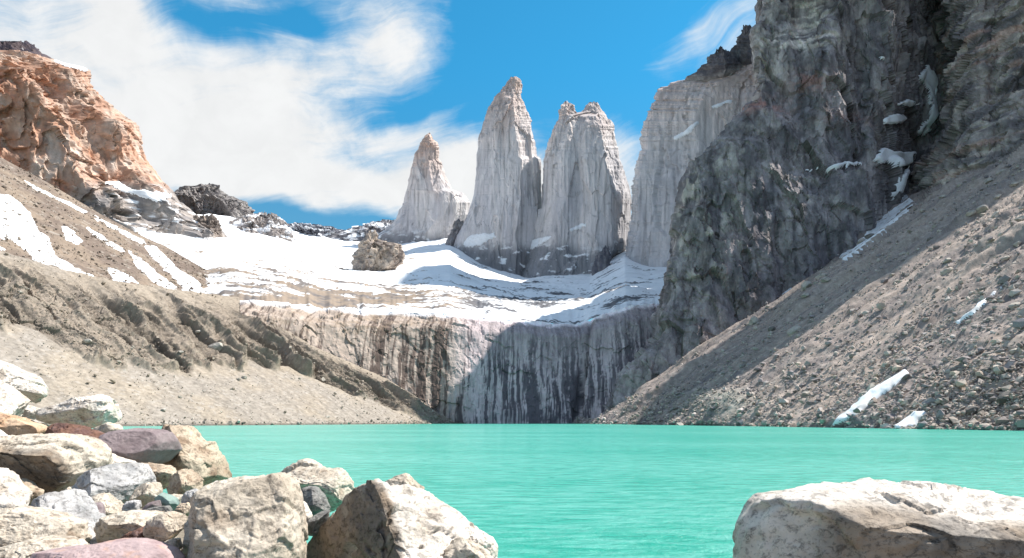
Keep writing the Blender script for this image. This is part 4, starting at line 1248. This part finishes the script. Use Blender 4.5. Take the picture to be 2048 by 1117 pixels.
B("boulder", [(10, 1130), (60, 1108), (110, 1099), (168, 1094), (220, 1084), (265, 1082), (310, 1090), (340, 1104), (358, 1125), (345, 1170), (200, 1190), (40, 1180)], 8.1, 'pink', "smooth pinkish purple boulder at the bottom edge left of the big tan boulder", 1032, T=0.6, facets=[(0.1, -0.5, 0.86, 0.7)], smooth_rock=True, stain=0.7)
B("boulder", [(204, 1058), (220, 1032), (243, 1024), (284, 1026), (314, 1030), (324, 1048), (304, 1066), (268, 1082), (243, 1092), (220, 1092)], 9.6, 'pale', "flat topped cream stone left of the egg shaped stone, dark beneath", 1033, T=0.6, facets=[(0.0, -0.75, -0.66, 0.5), (0.05, -0.4, 0.9, 0.7)])
B("boulder", [(292, 1056), (303, 1038), (325, 1026), (345, 1022), (366, 1029), (372, 1042), (360, 1063), (346, 1076), (325, 1084), (305, 1080), (294, 1068)], 9.1, 'pale', "egg shaped cream stone at the left foot of the big tan boulder", 1034, auto=2, rough=0.7)
B("boulder", [(238, 1082), (255, 1070), (275, 1059), (291, 1052), (297, 1070), (292, 1090), (260, 1094)], 9.2, 'red', "small rusty brown stone under the flat topped cream stone", 1035)
B("boulder", [(312, 1092), (340, 1079), (356, 1074), (360, 1098), (348, 1118), (328, 1108)], 8.9, 'pale', "small pale stone beside the smooth pinkish purple boulder", 1036)
# middle of the foreground
B("boulder", [(402, 990), (420, 968), (440, 960), (470, 956), (495, 962), (480, 990), (440, 1000)], 12.2, 'white', "low white stone at the waterline behind the big tan boulder", 1037)
B("boulder", [(345, 1190), (352, 1092), (355, 1066), (373, 1036), (392, 1010), (414, 987), (435, 971), (470, 962), (500, 959), (530, 956), (552, 953), (571, 963), (587, 993), (596, 1015), (609, 1042), (614, 1067), (612, 1117), (600, 1200), (470, 1220)], 9.0, 'pale', "big rounded tan boulder with rough speckled sides in the lower left", 1038, T=0.95, facets=[(-0.85, -0.5, 0.05, 0.66), (0.35, -0.75, 0.55, 0.80)], auto=0, stain=0.45, rough=0.75)
B("boulder", [(545, 957), (560, 947), (577, 937), (596, 933), (648, 936), (678, 938), (689, 949), (702, 968), (704, 986), (692, 1000), (672, 1022), (640, 1030), (600, 1020), (565, 985)], 12.5, 'pale', "cream boulder with a dark hollow beneath it between the two biggest boulders", 1039, facets=[(-0.2, -0.75, -0.63, 0.42), (0.1, -0.5, 0.85, 0.75)], stain=0.6)
B("boulder", [(556, 950), (577, 935), (596, 922), (612, 918), (625, 921), (640, 929), (650, 940), (630, 960), (580, 962)], 13.3, 'pale', "low peaked stone showing above the cream boulder with the dark hollow", 1040)
B("boulder", [(584, 992), (605, 977), (625, 973), (638, 978), (649, 1000), (657, 1021), (642, 1034), (621, 1037), (598, 1024)], 11.3, 'dark', "dark grey angular block in the hollow between the big boulders", 1041, facets=[(-0.3, -0.85, 0.35, 0.6)])
B("boulder", [(580, 1000), (600, 998), (612, 1011), (623, 1032), (622, 1048), (606, 1058), (588, 1040)], 10.2, 'white', "small rounded white stone pressed against the right side of the big tan boulder", 1042)
B("boulder", [(606, 1056), (625, 1034), (645, 1021), (660, 1020), (654, 1044), (634, 1066), (612, 1070)], 10.1, 'dark', "small dark streaked stone at the left foot of the grey white boulder", 1043, stain=0.8)
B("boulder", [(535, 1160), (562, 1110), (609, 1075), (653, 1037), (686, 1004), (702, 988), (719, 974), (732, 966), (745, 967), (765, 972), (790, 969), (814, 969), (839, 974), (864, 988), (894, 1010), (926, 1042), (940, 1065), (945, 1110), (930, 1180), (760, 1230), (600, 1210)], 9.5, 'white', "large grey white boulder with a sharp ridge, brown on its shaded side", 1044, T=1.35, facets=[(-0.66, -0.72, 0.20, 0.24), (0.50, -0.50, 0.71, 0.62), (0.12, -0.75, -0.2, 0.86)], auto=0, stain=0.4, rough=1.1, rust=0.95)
B("boulder", [(752, 985), (776, 958), (798, 944), (809, 946), (825, 960), (846, 977), (830, 1000), (780, 1000)], 11, 'pale', "pointed stone rising behind the large grey white boulder", 1045, facets=[(-0.2, -0.9, 0.3, 0.6)])
B("boulder", [(900, 1040), (926, 1040), (948, 1044), (970, 1059), (989, 1083), (994, 1096), (992, 1118), (985, 1160), (930, 1180), (895, 1110)], 9.9, 'white', "rounded pale boulder at the water end of the large grey white boulder", 1046, auto=2)
B("boulder", [(890, 1100), (905, 1076), (925, 1077), (960, 1096), (995, 1124), (985, 1170), (900, 1170)], 9.1, 'pale', "cream stone at the bottom edge beside the rounded pale boulder", 1047)
# the slab on the right
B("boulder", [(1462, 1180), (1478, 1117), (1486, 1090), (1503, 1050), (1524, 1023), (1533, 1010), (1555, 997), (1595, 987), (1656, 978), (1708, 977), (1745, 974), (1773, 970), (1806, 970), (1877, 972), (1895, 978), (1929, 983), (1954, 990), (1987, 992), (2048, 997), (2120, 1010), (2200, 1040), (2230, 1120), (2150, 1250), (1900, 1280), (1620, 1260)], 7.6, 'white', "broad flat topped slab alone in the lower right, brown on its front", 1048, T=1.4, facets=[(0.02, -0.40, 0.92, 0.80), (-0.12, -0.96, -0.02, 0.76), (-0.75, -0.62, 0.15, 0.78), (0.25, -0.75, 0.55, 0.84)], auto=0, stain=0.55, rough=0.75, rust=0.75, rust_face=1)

# gravel shore under the boulders
gx = np.linspace(-34, 40, 130); gy = np.linspace(-50, 34, 150)
GX, GY = np.meshgrid(gx, gy)
GZ = -1.15 - 0.215 * GX - 0.20 * np.maximum(0, GY - 15)
GZ = np.maximum(GZ, 0.9 - 1.2 * np.maximum(0, GY - 6.8))
GV = np.stack([GX, GY, GZ], -1)
GV[..., 2] += fbm(GV, 2.2, 4, 900) * 0.35
tag(grid_obj("shore_ground", GV, rock_material("shore_gravel", 6.0, 0.5, 0.6, 0.05), np.broadcast_to(arr(0.20, 0.17, 0.135), GV.shape) * (1 + 0.5 * fbm(GV, 0.5, 3, 901)[..., None])), kind='structure')

# ------------------------------------------------------------------ rubble on the slopes
M_STONE = rock_material("scree_stone", 0.9, 0.3, 0.4, 0.2)
ICO = np.array([(0, 0.526, 0.851), (0, -0.526, 0.851), (0, 0.526, -0.851), (0, -0.526, -0.851), (0.526, 0.851, 0), (-0.526, 0.851, 0), (0.526, -0.851, 0), (-0.526, -0.851, 0), (0.851, 0, 0.526), (0.851, 0, -0.526), (-0.851, 0, 0.526), (-0.851, 0, -0.526)])
ICF = []
for i in range(12):
    for j in range(i + 1, 12):
        for k in range(j + 1, 12):
            if all(np.linalg.norm(ICO[a] - ICO[b_]) < 1.1 for a, b_ in ((i, j), (j, k), (i, k))):
                nn = np.cross(ICO[j] - ICO[i], ICO[k] - ICO[i])
                ICF.append((i, j, k) if nn @ ICO[i] > 0 else (i, k, j))
ICF = np.array(ICF)


def rubble(name, V, weight, count, s0, s1, power, cols3, seed, sink=0.25):
    """one sheet of loose stones, far too many to count, lying on surface V"""
    rnd = np.random.RandomState(seed)
    p = weight.ravel() * V[..., 1].ravel() ** 1.0
    p = p / p.sum()
    idx = rnd.choice(p.size, count, p=p)
    n = gnorm(V).reshape(-1, 3)[idx]
    pos = V.reshape(-1, 3)[idx] + rnd.normal(size=(count, 3)) * 0.8
    px, py = proj(V)
    u = rnd.rand(count)
    r = s0 * (1 + u * ((s1 / s0) ** (-power) - 1)) ** (-1 / power)
    sc = rnd.uniform(0.6, 1.35, (count, 1, 3)) * r[:, None, None]
    sc[:, :, 2] *= 0.75
    v = ICO[None] * (1 + 0.28 * rnd.normal(size=(count, 12, 1)).clip(-1.5, 1.5)) * sc
    a = rnd.rand(count) * 6.283; tl = rnd.normal(size=count) * 0.5
    ca, sa = np.cos(a)[:, None], np.sin(a)[:, None]
    x, y, z = v[..., 0], v[..., 1], v[..., 2]
    y, z = y * np.cos(tl)[:, None] - z * np.sin(tl)[:, None], y * np.sin(tl)[:, None] + z * np.cos(tl)[:, None]
    x, y = x * ca - y * sa, x * sa + y * ca
    v = np.stack([x, y, z], -1) + (pos + n * (r * (0.5 - sink))[:, None])[:, None]
    f = (ICF[None] + (np.arange(count) * 12)[:, None, None]).reshape(-1, 3)
    cc = np.array(cols3)[rnd.randint(0, len(cols3), count)] * rnd.uniform(0.75, 1.25, (count, 1))
    c = np.repeat(cc, 12, axis=0)
    return tag(mesh_obj(name, v.reshape(-1, 3), f, M_STONE, c, smooth=False), kind='stuff')


pxr, pyr = proj(RSV)
vis = ((pxr > 1150) & (pxr < 2200)).astype(float)
free = np.ones(pxr.shape)
for V_, poly, lab in SLOPE_SNOW:
    if V_ is RSV:
        free[inside(pxr, pyr, poly)] = 0
runs = np.stack([RSV[..., 1] - 0.174 * RSV[..., 0], RSV[..., 2], 0 * pxr], -1)
clump = (0.25 + 1.6 * sstep(-0.1, 0.3, fbm(runs, (16, 190, 1), 4, 950))) * 0.25 + np.clip(fbm(RSV, (14, 14, 14), 3, 951) + 0.25, 0, 1) * 1.6
rubble("scree_rubble", RSV, free * vis * clump * (0.5 + sstep(1250, 1800, pxr)), 42000, 0.2, 2.3, 2.0,
       [(0.40, 0.35, 0.32), (0.30, 0.265, 0.26), (0.50, 0.44, 0.39), (0.25, 0.225, 0.23), (0.45, 0.40, 0.37), (0.37, 0.335, 0.30)], 952)
low = sstep(40, 8, RSV[..., 2]) * (pxr > 1250) * (pxr < 2200)
rubble("shoreline_rubble", RSV, free * low * (0.2 + sstep(1700, 2000, pxr)), 5600, 0.35, 2.0, 1.7,
       [(0.42, 0.355, 0.31), (0.30, 0.255, 0.235), (0.52, 0.44, 0.37), (0.20, 0.18, 0.175), (0.36, 0.31, 0.27)], 953)
pxl, pyl = proj(LMV)
visl = ((pxl > -60) & (pxl < 900) & (pyl < 870)).astype(float)
rubble("moraine_rubble", LMV, visl * (0.3 + np.clip(fbm(LMV, 20, 3, 954) + 0.2, 0, 1)) * (1 + 2.5 * MBAND), 20000, 0.16, 1.5, 2.3,
       [(0.34, 0.29, 0.24), (0.29, 0.245, 0.195), (0.40, 0.36, 0.31), (0.25, 0.21, 0.165)], 955)
rubble("beach_rubble", LMV, visl * sstep(5, 0.5, LMV[..., 2]), 1500, 0.25, 1.6, 1.8, [(0.36, 0.31, 0.26), (0.27, 0.23, 0.19), (0.44, 0.39, 0.34), (0.18, 0.155, 0.135)], 958)
pxu, pyu = proj(USV)
rubble("hill_rubble", USV, ((pxu > -60) & (pxu < 520)).astype(float) * (0.2 + np.clip(fbm(USV, 30, 3, 956) + 0.1, 0, 1)), 6000, 0.4, 2.2, 2.1,
       [(0.30, 0.25, 0.20), (0.20, 0.16, 0.13), (0.36, 0.31, 0.26)], 957)

# single boulders one can tell apart on the slopes
proto = []
for q in range(5):
    U, fc = CS[28]
    P3 = U * np.array([1.0, 0.75, 0.62])
    rnd = np.random.RandomState(70 + q)
    for _ in range(13):
        v = rnd.normal(size=3); v /= np.linalg.norm(v)
        qd = P3 @ v
        P3 = P3 - np.outer(np.maximum(qd - qd.max() * rnd.uniform(0.6, 0.85), 0) * 0.92, v)
    P3 = P3 + U * (fbm(P3, 0.5, 4, 70 + q) * 0.10)[:, None]
    c = lerp(arr(0.47, 0.42, 0.36), arr(0.36, 0.33, 0.30), sstep(-0.2, 0.3, fbm(P3, 0.6, 4, 80 + q)))
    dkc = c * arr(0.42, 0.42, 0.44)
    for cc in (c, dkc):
        o = mesh_obj("slope_boulder", P3, fc, M_STONE, cc, True)
        proto.append(o.data)
        bpy.data.objects.remove(o)


def on_surface(V, pxp, pyp, px, py):
    k = np.argmin((pxp - px) ** 2 + (pyp - py) ** 2)
    return V.reshape(-1, 3)[k], gnormals[id(V)].reshape(-1, 3)[k]


gnormals = {id(RSV): gnorm(blur(RSV, 6)), id(LMV): gnorm(blur(LMV, 6))}
SMALL = "one of many small pale boulders lying loose on the stony slope"
n_sb = 0


def slope_boulder(V, pxp, pyp, px, py, w, tilt, dark=False, label=None, flat=0.8):
    global n_sb
    p, n = on_surface(V, pxp, pyp, px, py)
    s = w * p[1] / F / 2 * 1.1
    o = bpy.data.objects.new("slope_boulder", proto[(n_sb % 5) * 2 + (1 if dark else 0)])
    COL.objects.link(o)
    o.location = p + n * s * 0.25
    o.rotation_euler = (math.radians((n_sb * 37) % 40 - 20), math.radians(-tilt), math.radians((n_sb * 53) % 50 - 25))
    o.scale = (s, s * 0.9, s * flat)
    n_sb += 1
    if label:
        tag(o, label, 'boulder', 'boulders on the slopes')
    elif dark:
        tag(o, "small dark boulder lying loose on the stony slope", 'boulder', 'small dark boulders on the stony slope')
    else:
        tag(o, SMALL, 'boulder', 'small pale boulders on the stony slope')


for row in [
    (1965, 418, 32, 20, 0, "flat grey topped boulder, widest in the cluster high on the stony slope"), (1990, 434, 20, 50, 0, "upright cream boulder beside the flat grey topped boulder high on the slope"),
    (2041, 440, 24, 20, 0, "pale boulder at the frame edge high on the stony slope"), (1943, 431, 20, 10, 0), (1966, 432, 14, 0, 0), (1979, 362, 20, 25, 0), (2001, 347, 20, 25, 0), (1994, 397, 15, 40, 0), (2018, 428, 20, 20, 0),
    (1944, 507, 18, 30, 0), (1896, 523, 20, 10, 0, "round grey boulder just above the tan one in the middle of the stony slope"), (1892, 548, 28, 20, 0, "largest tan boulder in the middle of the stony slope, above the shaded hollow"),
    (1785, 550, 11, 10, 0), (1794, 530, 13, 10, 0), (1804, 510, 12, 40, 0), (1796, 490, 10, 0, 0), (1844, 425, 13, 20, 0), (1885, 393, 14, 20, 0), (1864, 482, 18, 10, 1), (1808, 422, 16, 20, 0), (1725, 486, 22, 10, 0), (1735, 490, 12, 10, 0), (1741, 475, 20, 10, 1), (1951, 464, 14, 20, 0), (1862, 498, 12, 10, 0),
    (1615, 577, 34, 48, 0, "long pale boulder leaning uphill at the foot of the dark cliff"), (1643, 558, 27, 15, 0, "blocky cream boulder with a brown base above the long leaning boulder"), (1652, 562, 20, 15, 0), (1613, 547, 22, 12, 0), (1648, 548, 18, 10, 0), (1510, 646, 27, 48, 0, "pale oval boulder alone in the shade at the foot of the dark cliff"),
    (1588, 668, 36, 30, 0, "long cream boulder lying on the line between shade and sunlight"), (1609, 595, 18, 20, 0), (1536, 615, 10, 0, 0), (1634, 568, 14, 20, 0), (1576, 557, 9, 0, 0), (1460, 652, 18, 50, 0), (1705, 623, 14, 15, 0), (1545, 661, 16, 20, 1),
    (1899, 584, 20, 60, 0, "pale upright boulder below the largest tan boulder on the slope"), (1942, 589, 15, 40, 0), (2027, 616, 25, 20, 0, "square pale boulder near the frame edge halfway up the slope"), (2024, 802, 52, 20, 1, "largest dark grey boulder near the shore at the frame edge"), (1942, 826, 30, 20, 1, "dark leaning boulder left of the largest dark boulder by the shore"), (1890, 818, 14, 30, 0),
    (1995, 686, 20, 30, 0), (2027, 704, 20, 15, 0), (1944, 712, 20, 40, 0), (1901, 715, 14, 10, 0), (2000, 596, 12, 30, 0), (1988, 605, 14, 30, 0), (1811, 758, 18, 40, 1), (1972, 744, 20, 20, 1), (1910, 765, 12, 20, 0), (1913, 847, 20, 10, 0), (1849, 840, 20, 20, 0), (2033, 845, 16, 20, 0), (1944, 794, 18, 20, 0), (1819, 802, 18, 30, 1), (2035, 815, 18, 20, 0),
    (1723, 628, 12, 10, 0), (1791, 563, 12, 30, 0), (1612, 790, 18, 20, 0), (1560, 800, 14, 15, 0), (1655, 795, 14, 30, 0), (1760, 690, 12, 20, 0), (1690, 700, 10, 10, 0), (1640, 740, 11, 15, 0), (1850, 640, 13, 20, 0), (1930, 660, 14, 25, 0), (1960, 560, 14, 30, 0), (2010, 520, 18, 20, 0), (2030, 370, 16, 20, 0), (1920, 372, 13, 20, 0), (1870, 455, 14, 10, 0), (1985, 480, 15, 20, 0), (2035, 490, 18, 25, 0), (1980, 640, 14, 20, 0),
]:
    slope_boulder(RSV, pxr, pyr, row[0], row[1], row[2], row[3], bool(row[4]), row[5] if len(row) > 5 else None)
for row in [(433, 700, 34, 20, 0, "large pale boulder stuck in the gullied moraine band left of the lake"), (489, 757, 15, 10, 0, "lone small boulder on the smooth grey scree left of the lake"),
            (327, 822, 14, 10, 0, "small pale boulder low on the smooth scree just above the waterline"), (395, 664, 12, 10, 0, "small pale boulder just above the large one in the moraine gullies"), (360, 705, 12, 10, 0, "small pale boulder left of the large one in the moraine gullies"),
            (175, 683, 16, 10, 0, "flat tan boulder at the left end of the moraine gullies"), (645, 762, 16, 50, 0, "upright tan boulder at the right end of the moraine gullies")]:
    slope_boulder(LMV, pxl, pyl, row[0], row[1], row[2], row[3], bool(row[4]), row[5])
